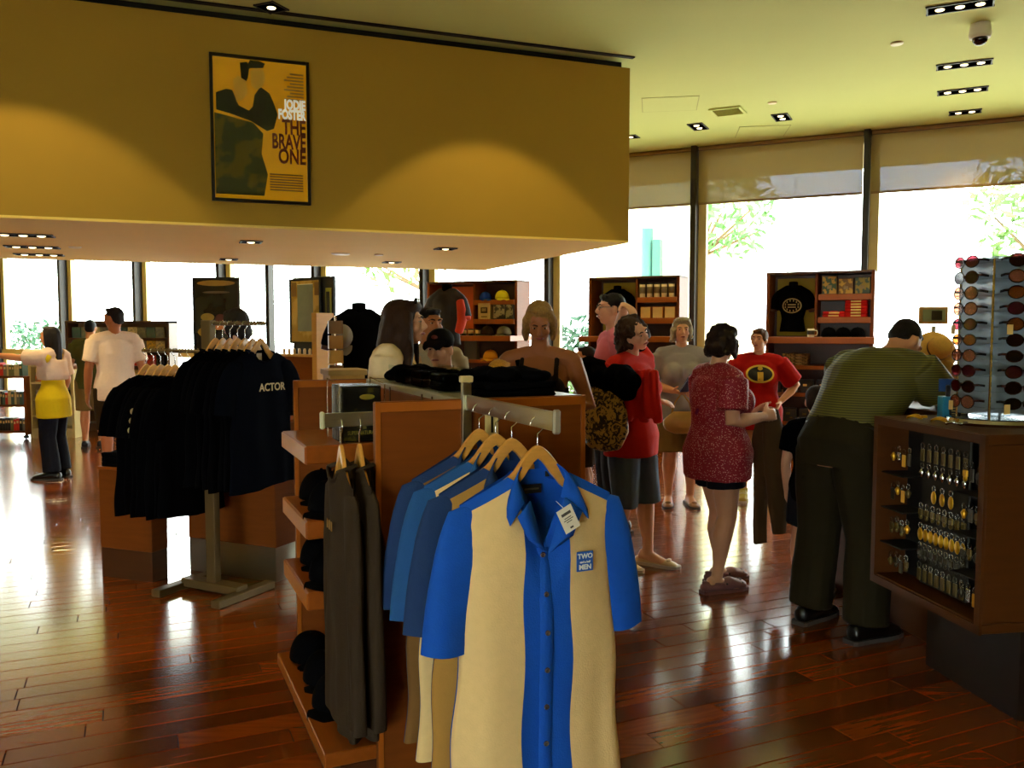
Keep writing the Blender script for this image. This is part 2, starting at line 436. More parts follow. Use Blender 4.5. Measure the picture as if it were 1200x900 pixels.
# soffit underside
for px, py, n in ((27, 275, 3), (38, 289, 3), (46, 298, 3)):
    slot_light('black slot light under the soffit above the pointing woman', gp(px, py, SZ - 0.001), n, SA, 55, group='slot lights under the soffit')
for px, py, lab in ((294, 283, 'single spot light under the soffit below the amber film poster'), (268, 303.5, 'small dark spot light near the far edge of the soffit'),
                    (459, 307, 'small dark spot light under the soffit near a pale disc'), (522, 291, 'single spot light under the soffit nearest its free corner')):
    slot_light(lab, gp(px, py, SZ - 0.001), 1, SA, 26, 110, group=None)
def disc(name, label, cat, pos, r, m=PALEDISC):
    return tag(MB().lathe((0, 0, 0), [(r, 0), (r, -0.006), (r * 0.86, -0.014), (r * 0.5, -0.017), (r * 0.2, -0.016)], 18).obj(name, m, None, pos), label, cat)
disc('sprinkler_cover', 'large pale round cover plate under the soffit', 'cover plate', gp(399, 297, SZ - 0.001), 0.10)
disc('sprinkler_cover', 'small pale round cover plate beside the larger one under the soffit', 'cover plate', gp(444, 298, SZ - 0.001), 0.05)
disc('sprinkler_cover', 'pale round cover plate beside the dome camera', 'cover plate', gp(1051, 50.5, CZ), 0.055)
disc('sprinkler_cover', 'tiny pale round cover plate between the vent and the twin spots', 'cover plate', gp(905, 120, CZ), 0.05)
disc('sprinkler_cover', 'pale round cover plate beside the soffit slot lights', 'cover plate', gp(88, 289, SZ - 0.001), 0.06)
v_ = gp(853, 130, CZ)
vent = thing('ceiling_vent', 'square pale slatted air vent in the ceiling', 'vent', v_, WRZ)
MB().box((0, 0, -0.003), (0.34, 0.34, 0.006)).obj('backing', mat('vent_back', (120, 112, 60), 0.7), vent, fix=False)
for y in (-0.165, 0.165): MB().box((0, y, -0.008), (0.36, 0.03, 0.016)).obj('frame_bar', CEILM, vent, fix=False)
for x in (-0.165, 0.165): MB().box((x, 0, -0.008), (0.03, 0.30, 0.016)).obj('frame_bar', CEILM, vent, fix=False)
for k in range(7): MB().box((0, -0.12 + 0.04 * k, -0.009), (0.3, 0.02, 0.006), M=Matrix.Rotation(0.5, 3, 'X')).obj('slat', CEILM, vent, fix=False)
# two access hatches
for px, py, lab in ((785, 122, 'flush square access hatch in the ceiling near the soffit corner'), (893, 154, 'flush square access hatch in the ceiling near the window shades')):
    h = thing('access_hatch', lab, 'hatch', gp(px, py, CZ), WRZ + 0.3)
    MB().box((0, 0, -0.002), (0.6, 0.6, 0.004), 0, 0.001).obj('panel', CEILM, h, fix=False)
    gm = MB()
    for s in (-1, 1): gm.box((0, s * 0.305, -0.0015), (0.62, 0.008, 0.003)).box((s * 0.305, 0, -0.0015), (0.008, 0.62, 0.003))
    gm.obj('gap', mat('hatch_gap', (168, 170, 96), 0.8), h, fix=False)
dc = thing('dome_camera', 'white dome security camera hanging from the ceiling', 'camera', gp(1149, 28, CZ))
MB().lathe((0, 0, 0), [(0.075, 0), (0.08, -0.03), (0.085, -0.09), (0.078, -0.115)], 24).obj('body', WHITEP, dc, smooth=True)
MB().lathe((0, 0, -0.115), [(0.06, 0.01), (0.058, -0.02), (0.045, -0.045), (0.02, -0.058), (0.004, -0.06)], 20).obj('dome', mat('smoked_dome', (30, 14, 12), 0.1), dc, smooth=True)

# ------------------------------------------------------------------ outdoors
gmid = wp(-6, 30)
tag(MB().box((gmid.x, gmid.y, -0.25), (120, 60, 0.1), WRZ).obj('pavement', mat('concrete', (214, 208, 190), 0.9, scale=0.8)), kind='structure')
tag(MB().box((0, -37, -0.25), (120, 60, 0.1)).obj('pavement', mat('concrete', (214, 208, 190), 0.9, scale=0.8)), kind='structure')
# eave over the glass wall
e_ = wp(3.0, 1.0)
tag(MB().box((e_.x, e_.y, HC + 0.02), (13, 1.9, 0.3), WRZ).obj('trim_2', mat('eave_paint', (170, 150, 110), 0.9)), kind='structure')
fb = thing('pale_building', 'pale cream panelled building seen through the glass beside the soffit corner', 'building', wp(wt(772, 14), 14), WRZ)
FC = mat('cream_render', (238, 226, 176), 0.9, var=0.03)
B('wall', (0, 2, 3.6), (4.2, 4, 7.2), FC, fb)
for i in range(5):
    for j in range(2):
        B('panel', (-1.05 + 2.1 * j, -0.02, 0.75 + 1.45 * i), (2.04, 0.05, 1.4), FC, fb, 0.01)
pp = thing('downpipe', 'teal green pipe with a box standing in front of the pale building', 'pipe', wp(wt(757, 13.2), 13.2), WRZ)
TEAL = mat('teal_paint', (34, 84, 70), 0.6)
MB().tube([(0, 0, -0.2), (0, 0, 4.6)], 0.18, 16).obj('pipe', TEAL, pp, smooth=True)
B('box', (0.32, 0, 3.7), (0.24, 0.3, 1.1), TEAL, pp)
LEAF = [mat('leaf_%d' % i, c, 0.6, var=0.3, scale=3) for i, c in enumerate(((58, 112, 34), (84, 122, 44), (34, 84, 54)))]
def foliage(rng, n, R, size):
    m = MB()
    for _ in range(n):
        while True:
            p = Vector((rng.uniform(-1, 1), rng.uniform(-1, 1), rng.uniform(-1, 1)))
            if 0.35 < p.length < 1: break
        p = Vector((p.x * R[0], p.y * R[1], p.z * R[2]))
        d = Vector((rng.gauss(0, 1), rng.gauss(0, 1), rng.gauss(0, 1))).normalized(); e = d.orthogonal().normalized()
        s = size * rng.uniform(0.6, 1.3)
        m.add([p - d * s, p + e * s * 0.4, p + d * s, p - e * s * 0.4], [(0, 1, 2, 3)])
    return m
def tree(label, pos, trunk_h, R, n, li, size=0.16, name='leafy_tree', cat='tree', off=0.0):
    rng = random.Random(int(pos.x * 100) + n)
    t = thing(name, label, cat, (pos.x, pos.y, -0.2))
    m = MB().tube([(0, 0, 0), (0.05, 0.03, trunk_h * 0.5), (0, 0, trunk_h), (0.1, 0, trunk_h + R[2] * 0.6)], [0.16, 0.12, 0.1, 0.04] if trunk_h > 1 else [0.05, 0.04, 0.03, 0.02], 8)
    for k in range(5):
        a = k * 1.3
        m.tube([(0, 0, trunk_h * 0.9), (off * WX.x + R[0] * 0.6 * math.cos(a), off * WX.y + R[1] * 0.6 * math.sin(a), trunk_h + R[2] * (0.2 + 0.1 * k))], [0.05, 0.02] if trunk_h > 1 else [0.02, 0.01], 6)
    m.obj('trunk', mat('bark', (110, 88, 60), 0.9), t)
    f = foliage(rng, n, R, size).obj('foliage', LEAF[li], t, (off * WX.x, off * WX.y, trunk_h + R[2] * 0.6)); f['kind'] = 'stuff'
    return t
tree('tree with loose green leaves hanging beyond the bay beside the pale building', wp(wt(816, 9), 9), 3.9, (1.0, 0.9, 1.2), 300, 0, off=0.9)
tree('broad tree beyond the bay behind the sunglasses tower', wp(wt(1215, 8), 8), 3.4, (1.4, 1.4, 1.6), 800, 1)
tree('bare-looking tree beyond the bay behind the black torso form', wp(wt(505, 7), 7), 3.0, (1.2, 1.0, 0.9), 110, 1, off=-0.9)
tree('teal green shrub outside the glass between the tan woman and the shirt shelf', wp(wt(697, 3), 3), 0.9, (1.1, 0.8, 0.75), 900, 2, 0.1, 'garden_shrub', 'shrub')
tree('low bright shrub outside the glass under the window rail', wp(wt(672, 1.6), 1.6), 0.3, (0.7, 0.5, 0.5), 500, 1, 0.09, 'garden_shrub', 'shrub')
tree('shrub outside the glass above the pointing woman', wp(wt(48, 4), 4), 0.9, (1.6, 0.8, 0.75), 600, 2, 0.12, 'garden_shrub', 'shrub')
tree('shrub outside the glass behind the older woman', wp(wt(835, 2.4), 2.4), 0.5, (0.6, 0.5, 0.6), 400, 1, 0.09, 'garden_shrub', 'shrub')

# ------------------------------------------------------------------ people: one skinned body, clothes and hair as children
def blob(mb, name, m, parent, voxel=0.009, smooth=4, dec=0.4, fold=0.0, fscale=(9, 9, 3), seed=0, fac=0.5, shade=True):
    me = mb.mesh(name, m)
    o = bpy.data.objects.new(name, me); COL.objects.link(o)
    r = o.modifiers.new('r', 'REMESH'); r.mode = 'VOXEL'; r.voxel_size = voxel
    if smooth:
        s = o.modifiers.new('s', 'SMOOTH'); s.iterations = smooth; s.factor = fac
    if dec < 1:
        d = o.modifiers.new('d', 'DECIMATE'); d.ratio = dec
    dg = bpy.context.evaluated_depsgraph_get()
    me2 = bpy.data.meshes.new_from_object(o.evaluated_get(dg))
    bpy.data.objects.remove(o); bpy.data.meshes.remove(me)
    me2.name = name
    if fold > 0:
        nrm = [v.normal.copy() for v in me2.vertices]
        for v, n in zip(me2.vertices, nrm):
            p = Vector((v.co.x * fscale[0] + seed, v.co.y * fscale[1], v.co.z * fscale[2]))
            q = noise.noise(p) + 0.5 * noise.noise(p * 2.3)
            v.co += n * (q * fold)
    if not me2.materials: me2.materials.append(m)
    else: me2.materials[0] = m
    me2.polygons.foreach_set('use_smooth', [shade] * len(me2.polygons))
    me2.update()
    return link(name, me2, parent)

def V3(*a): return Vector(a[0]) if len(a) == 1 else Vector(a)
def lerp(a, b, t): return a + (b - a) * t
JD = dict(pel=(0, 0, .53), waist=(0, 0, .62), chest=(0, .0, .725), neck=(0, -.008, .825), head=(0, .012, .93),
          sL=(-.108, -.004, .80), eL=(-.135, -.015, .635), wL=(-.14, .035, .49), hL=(-.052, 0, .505), kL=(-.056, .012, .28), aL=(-.058, -.012, .047),
          sR=(.108, -.004, .80), eR=(.135, -.015, .635), wR=(.14, .035, .49), hR=(.052, 0, .505), kR=(.056, .012, .28), aR=(.058, -.012, .047))
EYEW = mat('eye_white', (176, 160, 140), 0.2, var=0.02)
IRIS = mat('dark_iris', (18, 12, 8), 0.15, var=0.05)
def hand(mb, w, d, n, right, H, curl=0.5, thick=1.0):
    d = d.normalized(); n = (n - d * n.dot(d)).normalized()
    th = n.cross(d) * (-1 if right else 1)
    r = 0.0058 * H * thick
    mb.tube([w - d * .012 * H, w + d * .02 * H, w + d * .05 * H], [(.017 * H, .012 * H), (.023 * H, .012 * H), (.024 * H, .010 * H)], 10, ref=th, rnd=0.5)
    for k, (off, ln) in enumerate(((.018, .92), (.006, 1.0), (-.006, .95), (-.018, .78))):
        p = w + d * .048 * H + th * off * H; pts = [p - d * .012 * H, p]; a = curl * 0.5
        for sl in (.027, .018, .015):
            p = p + (d * math.cos(a) + n * math.sin(a)) * sl * H * ln; pts.append(p); a += curl * 0.8
        mb.tube(pts, [r * 1.05, r * 1.05, r, r * .92, r * .8], 8, rnd=0.7)
    p = w + d * .012 * H + th * .016 * H; pts = [p]
    dd = (d * .72 + th * .6 + n * .3).normalized()
    for sl in (.026, .02, .016):
        p = p + dd * sl * H; pts.append(p); dd = (dd + n * .35 * curl + d * .35).normalized()
    mb.tube(pts, [r * 1.5, r * 1.3, r * 1.1, r * .9], 8, rnd=0.7)

class Person:
    def __init__(s, label, pos, face, H, skin, pose=None, wf=1.0, female=True, yaw=0, pitch=0, roll=0, voxel=0.009,
                 handL=None, handR=None, build_legs=True, name='person', footyaw=(0.12, -0.12), hands=True):
        s.H = H; s.wf = wf; s.female = female; s.vox = voxel; s.fy = footyaw
        s.root = thing(name, label, 'person', (pos[0], pos[1], 0), face)
        J = {k: V3(v) for k, v in JD.items()}
        for k, v in (pose or {}).items(): J[k] = V3(v)
        s.J = {k: v * H for k, v in J.items()}
        J = s.J
        s.HR = (Matrix.Rotation(yaw, 3, 'Z') @ Matrix.Rotation(roll, 3, 'Y') @ Matrix.Rotation(pitch, 3, 'X'))
        s.hs = H * 0.128 / 0.232 if H > 1.55 else max(0.86, H * 0.14 / 0.232)
        mb = MB()
        s.skin = skin
        s.torso(mb, 0.0)
        nk = J['neck']; hd = J['head']
        r = .031 * H * (1.0 if female else 1.13)
        mb.tube([lerp(nk, J['chest'], .25), nk, lerp(nk, hd, .45), hd + s.HR @ V3(0, -.02, -.03)], [r * 1.5, r * 1.1, r * .95, r], 12)
        mb.tube([J['sL'], lerp(J['sL'], nk, .6), lerp(J['sR'], nk, .6), J['sR']], [.033 * H, .034 * H, .034 * H, .033 * H], 10, rnd=0.8)
        for q in 'LR':
            a, b, c = J['s' + q], J['e' + q], J['w' + q]; k = .5 + .5 * wf
            mb.tube([a, lerp(a, b, .35), b, lerp(b, c, .3), c], [.033 * H * k, .031 * H * k, .0245 * H * k, .0255 * H * k, .0165 * H], 10, rnd=0.6)
            hp = (handL if q == 'L' else handR) or {}
            if hands:
                d = V3(hp['d']) if 'd' in hp else (c - b)
                n = V3(hp['n']) if 'n' in hp else V3(1 if q == 'L' else -1, 0.2, 0)
                hand(mb, c, d, n, q == 'R', H, hp.get('curl', 0.45))
            a, b, c = J['h' + q], J['k' + q], J['a' + q]; k = .4 + .6 * wf
            if build_legs:
                calf = lerp(b, c, .3) + V3(0, -.008 * H, 0)
                mb.tube([a + V3(0, 0, .02 * H), lerp(a, b, .3), b, calf, lerp(b, c, .75), c], [.055 * H * k, .052 * H * k, .034 * H * k, .036 * H * k, .023 * H, .021 * H], 12, rnd=0.5)
                f = s.footdir(q)
                mb.tube([c + V3(0, 0, -.01 * H) - f * .03 * H, c + V3(0, 0, -.018 * H) + f * .02 * H, c + V3(0, 0, -.03 * H) + f * .07 * H, c + V3(0, 0, -.034 * H) + f * .105 * H],
                        [(.02 * H, .026 * H), (.023 * H, .024 * H), (.026 * H, .014 * H), (.022 * H, .009 * H)], 10, ref=(f.y, -f.x, 0), rnd=0.4)
        s.headmesh(mb)
        s.body = blob(mb, 'body', skin, s.root, voxel, 3, 0.45)
        s.facebits()
    def footdir(s, q):
        a = s.fy[0 if q == 'L' else 1]; return V3(-math.sin(a), math.cos(a), 0)
    def hp(s, x, y, z): return s.J['head'] + s.HR @ (V3(x, y, z) * s.hs)
    def headmesh(s, mb):
        h = s.hs; E = lambda c, r: mb.ell(s.hp(*c), tuple(q * h for q in r), s.HR, 16, 12)
        E((0, -.012, .022), (.074, .094, .092)); E((0, .028, -.03), (.060, .064, .082)); E((0, .05, -.088), (.032, .032, .026))
        E((0, -.03, -.04), (.058, .06, .06))
        for x in (-1, 1):
            E((x * .036, .062, -.025), (.026, .026, .028)); E((x * .030, .076, .034), (.028, .016, .012))
            E((x * .031, .080, .0165), (.016, .011, .006)); E((x * .031, .080, -.001), (.014, .009, .005))
            E((x * .075, -.008, -.012), (.010, .019, .031))
        mb.tube([s.hp(0, .086, .022), s.hp(0, .098, 0), s.hp(0, .112, -.024)], [.009 * h, .011 * h, .014 * h], 8, rnd=0.5)
        E((0, .10, -.03), (.018, .012, .010))
        E((0, .086, -.062), (.024, .012, .014))
    def facebits(s):
        h = s.hs
        for x in (-1, 1):
            e = MB().ell(s.hp(x * .031, .081, .008), (.0125 * h, .009 * h, .0052 * h), s.HR, 12, 8).obj('eye', EYEW, s.root, smooth=True)
            MB().ell(s.hp(x * .031, .0885, .008), (.0056 * h, .0030 * h, .0050 * h), s.HR, 10, 6).obj('iris', IRIS, e, smooth=True)
        s.brow_done = False
    def brows(s, m, lips=(150, 70, 62)):
        h = s.hs
        for x in (-1, 1):
            MB().tube([s.hp(x * .012, .094, .028), s.hp(x * .032, .092, .034), s.hp(x * .052, .078, .027)], [.004 * h, .0048 * h, .002 * h], 6).obj('eyebrow', m, s.root, smooth=True)
        MB().tube([s.hp(-.024, .088, -.060), s.hp(-.008, .099, -.057), s.hp(.008, .099, -.057), s.hp(.024, .088, -.060)], [.003 * h, .007 * h, .007 * h, .003 * h], 8).obj('lips', mat('lips_%d' % lips[0], lips, 0.4), s.root, smooth=True)
    def torso(s, mb, infl, flare=0.0, belly=0.0, long=0.0, hem=0.0, tuck=False):
        J = s.J; H = s.H; k = s.wf
        ax = lambda p, q: (J[q] - J[p]).normalized()
        sh, hx = ax('sL', 'sR'), ax('hL', 'hR')
        P = [J['pel'] + V3(0, 0, -.05 * H - long * H), J['pel'], lerp(J['pel'], J['waist'], .5), J['waist'], lerp(J['waist'], J['chest'], .5), J['chest'], lerp(J['chest'], J['neck'], .5), lerp(J['chest'], J['neck'], .8)]
        if s.female: R = [(.085, .062), (.102, .070), (.094, .064), (.081, .058), (.086, .062), (.094, .066), (.098, .054), (.07, .042)]
        else: R = [(.082, .060), (.094, .066), (.090, .063), (.087, .062), (.095, .066), (.106, .068), (.108, .056), (.075, .043)]
        n = len(P); i = infl * H
        R = [(a * H * k + i + flare * H * (1 - j / (n - 1.0)) * (j < 4), b * H * k + i + flare * H * .7 * (1 - j / (n - 1.0)) * (j < 4)) for j, (a, b) in enumerate(R)]
        R = [(a + hem * H * max(0, 1 - j / 3.0), b + hem * H * max(0, 1 - j / 3.0)) for j, (a, b) in enumerate(R)]
        rings = []
        for j, (p, r) in enumerate(zip(P, R)):
            u = lerp(hx, sh, j / (n - 1.0)).normalized()
            t = (P[min(j + 1, n - 1)] - P[max(j - 1, 0)]).normalized(); u = (u - t * u.dot(t)).normalized(); w = t.cross(u)
            rings.append([p + u * r[0] * math.cos(2 * PI * q / 24) + w * r[1] * math.sin(2 * PI * q / 24) for q in range(24)])
        mb.loft(rings[2:] if tuck else rings)
        fw = sh.cross((J['neck'] - J['chest']).normalized()) * -1
        if s.female:
            c = lerp(J['chest'], J['waist'], .18)
            for x in (-1, 1): mb.ell(c + sh * x * .043 * H * k + fw * .052 * H * k, .040 * H * k + i * .8, None, 12, 8)
        if belly: mb.ell(J['waist'] + fw * .03 * H + V3(0, 0, -.02 * H), (.08 * H * k + i, .055 * H * k + i, .08 * H))
        return mb
    def top(s, name, m, sleeve=0.6, infl=.014, long=0.0, flare=0.0, fold=.006, cuff=1.25, belly=0.0, sl_infl=.013, dec=0.4, seed=0, tuck=False, hem=.020, voxel=0.011):
        mb = MB(); H = s.H; J = s.J
        s.torso(mb, infl, flare=flare, long=long, belly=belly, hem=0 if tuck else hem, tuck=tuck)
        nk = J['neck']
        mb.tube([J['sL'] + V3(0, 0, -.004 * H), lerp(J['sL'], nk, .66) + V3(0, 0, -.006 * H), lerp(J['sR'], nk, .66) + V3(0, 0, -.006 * H), J['sR'] + V3(0, 0, -.004 * H)], [(.040 + infl * .5) * H] * 4, 10, rnd=0.6)
        for q in 'LR':
            a, b, c = J['s' + q], J['e' + q], J['w' + q]; k = .5 + .5 * s.wf
            pts = [a]; rr = [.036 * H * k + sl_infl * H]
            if sleeve <= 0: continue
            if sleeve <= 1:
                pts += [lerp(a, b, sleeve * .5), lerp(a, b, sleeve)]; rr += [.034 * H * k + sl_infl * H * 1.1, .031 * H * k + sl_infl * H * cuff]
            else:
                pts += [lerp(a, b, .5), b, lerp(b, c, (sleeve - 1))]; rr += [.033 * H * k + sl_infl * H, .028 * H * k + sl_infl * H, .024 * H + sl_infl * H * .8]
            mb.tube(pts, rr, 12)
        return blob(mb, name, m, s.root, voxel, 4, dec, fold, (8, 8, 4), seed)
    def bottom(s, name, m, leg=2.0, infl=.010, flare=0.0, fold=.005, hi=0.0, voxel=0.011):
        mb = MB(); H = s.H; J = s.J; k = .4 + .6 * s.wf; kw = s.wf
        hx = (J['hR'] - J['hL']).normalized(); i = infl * H
        mb.tube([J['pel'] + V3(0, 0, -.045 * H), J['pel'], lerp(J['pel'], J['waist'], .55 + hi)], [(.088 * H * kw + i, .064 * H * kw + i), (.103 * H * kw + i, .071 * H * kw + i), (.094 * H * kw + i, .065 * H * kw + i)], 20, ref=hx)
        for q in 'LR':
            a, b, c = J['h' + q], J['k' + q], J['a' + q]
            if leg <= 1:
                pts = [a + V3(0, 0, .02 * H), lerp(a, b, .4 * leg), lerp(a, b, leg)]; rr = [.057 * H * k + i, .055 * H * k + i, .05 * H * k + i * 1.2 + flare * H]
            else:
                e = lerp(b, c, leg - 1)
                pts = [a + V3(0, 0, .02 * H), lerp(a, b, .4), b, lerp(b, e, .5), e]; rr = [.057 * H * k + i, .054 * H * k + i, .038 * H * k + i * 1.2 + flare * H * .2, .036 * H * k + i * 1.2 + flare * H * .6, .030 * H * k + i * 1.2 + flare * H]
            mb.tube(pts, rr, 12)
        return blob(mb, name, m, s.root, voxel, 3, 0.4, fold, (8, 8, 5), 3.1)
    def shoes(s, m, sole, style='sneaker', name='shoe', detail=None):
        H = s.H
        for q in 'LR':
            c = s.J['a' + q]; f = s.footdir(q); u = V3(f.y, -f.x, 0); z = V3(0, 0, 1); g = c + V3(0, 0, -c.z if c.z < .12 else -.047 * H)
            mb = MB()
            if style == 'clog':
                mb.tube([g - f * .05 * H + z * .022 * H, g + f * .0 * H + z * .024 * H, g + f * .06 * H + z * .030 * H, g + f * .11 * H + z * .022 * H], [(.024 * H, .018 * H), (.027 * H, .02 * H), (.033 * H, .024 * H), (.028 * H, .016 * H)], 12, ref=u, rnd=0.6)
                mb.tube([g + u * .028 * H + z * .035 * H + f * .02 * H, g - f * .062 * H + z * .045 * H, g - u * .028 * H + z * .035 * H + f * .02 * H], .006 * H, 6, rnd=0.5)
            elif style == 'flat':
                mb.tube([g - f * .045 * H + z * .016 * H, g + f * .03 * H + z * .014 * H, g + f * .085 * H + z * .016 * H, g + f * .115 * H + z * .012 * H], [(.021 * H, .018 * H), (.022 * H, .011 * H), (.028 * H, .014 * H), (.022 * H, .01 * H)], 12, ref=u, rnd=0.5)
            else:
                mb.tube([g - f * .042 * H + z * .028 * H, g + f * .01 * H + z * .034 * H, g + f * .06 * H + z * .026 * H, g + f * .115 * H + z * .018 * H], [(.024 * H, .028 * H), (.027 * H, .034 * H), (.031 * H, .022 * H), (.026 * H, .014 * H)], 12, ref=u, rnd=0.5)
                if style == 'sneaker': mb.tube([c + z * .0 * H, c + z * .022 * H], .029 * H, 10)
            o = blob(mb, name, m, s.root, .006, 2, 0.5)
            so = MB()
            out = [(-.062, .020), (-.05, .026), (0, .027), (.05, .032), (.1, .030), (.13, .020), (.14, .006), (.14, -.006), (.13, -.020), (.1, -.030), (.05, -.032), (0, -.027), (-.05, -.026), (-.062, -.020)]
            so.loft([[g + f * a * H + u * b * H + z * h for a, b in out] for h in (0.001, .013 * H)])
            so.obj('sole', sole, o)
            if style == 'clog':
                for a in (.03, .055, .08, .1):
                    for b in (-.027, -.010, .010, .027):
                        MB().ell(g + f * a * H + u * b * (1 - a * 2) * H + z * (.045 if abs(b) < .02 else .036) * H * (1 - a * 1.2), .0045 * H, None, 8, 6).obj('vent_hole', BLACKP, o)
            if style == 'flat':
                MB().ell(g + f * .09 * H + z * .030 * H, (.016 * H, .009 * H, .007 * H), None, 10, 6).obj('bow', detail or m, o)
            if style == 'sneaker':
                for a in (.02, .04, .06): MB().tube([g + f * a * H - u * .02 * H + z * (.06 - a * .3) * H, g + f * a * H + z * (.066 - a * .28) * H, g + f * a * H + u * .02 * H + z * (.06 - a * .3) * H], .0025 * H, 6).obj('lace', detail or WHITEP, o)
    def hair(s, m, style, seed=1, voxel=0.010):
        mb = MB(); h = s.hs; rng = random.Random(seed)
        E = lambda c, r: mb.ell(s.hp(*c), tuple(q * h for q in r), s.HR, 14, 10)
        fold = .004; fs = (30, 30, 6)
        if style == 'short':
            E((0, -.022, .038), (.080, .096, .084)); E((0, -.055, -.005), (.071, .062, .07)); E((0, .052, .088), (.055, .035, .022))
            fold = .005; fs = (40, 40, 20)
        elif style == 'neat':
            E((0, -.024, .036), (.078, .092, .082)); E((0, -.06, -.008), (.068, .052, .062)); E((0, .05, .086), (.05, .03, .016))
            fold = .003; fs = (40, 40, 16)
        elif style in ('long', 'bob', 'shoulder'):
            dz = {'long': -.36, 'bob': -.13, 'shoulder': -.22}[style]
            E((0, -.026, .036), (.086, .098, .088)); E((0, .035, .098), (.058, .04, .02))
            mb.tube([s.hp(0, -.05, .03), s.hp(0, -.07, -.08), s.hp(0, -.075, dz * .8), s.hp(0, -.07, dz)], [(.088 * h, .075 * h), (.092 * h, .062 * h), (.085 * h, .05 * h), (.06 * h, .03 * h)], 14, ref=s.HR @ V3(1, 0, 0), rnd=0.3)
            for x in (-1, 1):
                mb.tube([s.hp(x * .055, .03, .09), s.hp(x * .082, .012, .02), s.hp(x * .085, .0, -.07), s.hp(x * .08, -.01, max(dz, -.24))], [.02 * h, .024 * h, .026 * h, .016 * h], 10, rnd=0.5)
            fold = .005; fs = (34, 34, 5)
        elif style == 'wavy':
            E((0, -.03, .04), (.092, .106, .092)); E((0, .04, .088), (.066, .05, .034))
            for k in range(26):
                a = lerp(-1.95, 1.95, k / 25.0); x, y = math.sin(a), -math.cos(a)
                p = [s.hp(x * .075, y * .08 - .01, .05)]
                for i in range(1, 6):
                    w = .012 * math.sin(i * 1.9 + k)
                    p.append(s.hp(x * (.08 + .012 * i) + w, y * (.09 + .010 * i) - .012, .05 - .062 * i + rng.uniform(-.01, .01)))
                mb.tube(p, [.028 * h, .03 * h, .03 * h, .028 * h, .024 * h, .012 * h], 8, rnd=0.5)
            fold = .006; fs = (30, 30, 9)
        elif style == 'curly':
            E((0, -.03, .035), (.088, .102, .092)); E((0, -.06, -.06), (.082, .075, .10))
            for k in range(150):
                a = rng.uniform(-2.35, 2.35); z = rng.uniform(-.23, .12)
                rr = .096 if z > -.02 else .114
                q = math.sqrt(max(0.02, 1 - max(0, (z - .02) / .11) ** 2))
                if abs(a) > 1.5 and z < -.06: continue
                mb.ell(s.hp(math.sin(a) * rr * q, -math.cos(a) * (rr + .006) * q - .02, z), tuple(rng.uniform(.016, .028) * h for _ in range(3)), None, 8, 6)
            fold = .006; fs = (60, 60, 60)
        elif style == 'tied':
            E((0, -.022, .037), (.084, .098, .088)); E((0, .045, .088), (.06, .036, .022)); E((0, -.06, -.005), (.076, .054, .066))
            for x in (-1, 1): E((x * .07, .012, .02), (.014, .04, .04))
            mb.tube([s.hp(0, -.1, .0), s.hp(0.02, -.14, -.03), s.hp(0.03, -.13, -.12), s.hp(.03, -.10, -.18)], [.024 * h, .034 * h, .03 * h, .01 * h], 10, rnd=0.4)
            fold = .004; fs = (34, 34, 10)
        elif style == 'crop':
            E((0, -.03, .04), (.092, .104, .09)); E((0, -.06, -.03), (.086, .07, .085)); E((0, .03, .095), (.07, .06, .034))
            for x in (-1, 1): E((x * .07, .0, -.02), (.028, .05, .06))
            for k in range(90):
                a = rng.uniform(-2.2, 2.2); z = rng.uniform(-.1, .11); q = math.sqrt(max(.05, 1 - max(0, z / .135) ** 2))
                mb.ell(s.hp(math.sin(a) * .092 * q, -math.cos(a) * .104 * q - .02, z), tuple(rng.uniform(.014, .026) * h for _ in range(3)), None, 8, 6)
            fold = .005; fs = (50, 50, 50)
        o = blob(mb, 'hair', m, s.root, voxel, 2, 0.5, fold, fs, seed)
        return o

HAIRM = lambda n, c: mat('hair_' + n, c, 0.62, spec=0.22, var=0.55, scale=26, stretch=(5, 5, 1), bump=0.35, bscale=90)
H_BLACK = HAIRM('black', (18, 13, 11)); H_BROWN = HAIRM('brown', (50, 28, 14)); H_DBROWN = HAIRM('dark_brown', (32, 18, 11))
H_BLOND = HAIRM('blond', (158, 118, 62)); H_GINGER = HAIRM('ginger', (226, 150, 50)); H_GREY = HAIRM('grey', (150, 136, 104)); H_LBROWN = HAIRM('light_brown', (84, 52, 26))
SK = lambda n, c: mat('skin_' + n, c, 0.5, var=0.1, scale=12, bump=0.03, spec=0.35)
S_FAIR = SK('fair', (216, 158, 120)); S_TAN = SK('tan', (172, 104, 60)); S_MID = SK('mid', (196, 134, 92)); S_DARK = SK('olive', (150, 96, 62))
CL = lambda n, c, **k: mat('cloth_' + n, c, 0.85, var=k.get('var', 0.07), scale=k.get('scale', 40), bump=0.15, bscale=220, spec=0.15)
SOLE = mat('rubber_sole', (60, 55, 50), 0.8); SOLEW = mat('pale_sole', (190, 180, 160), 0.7)

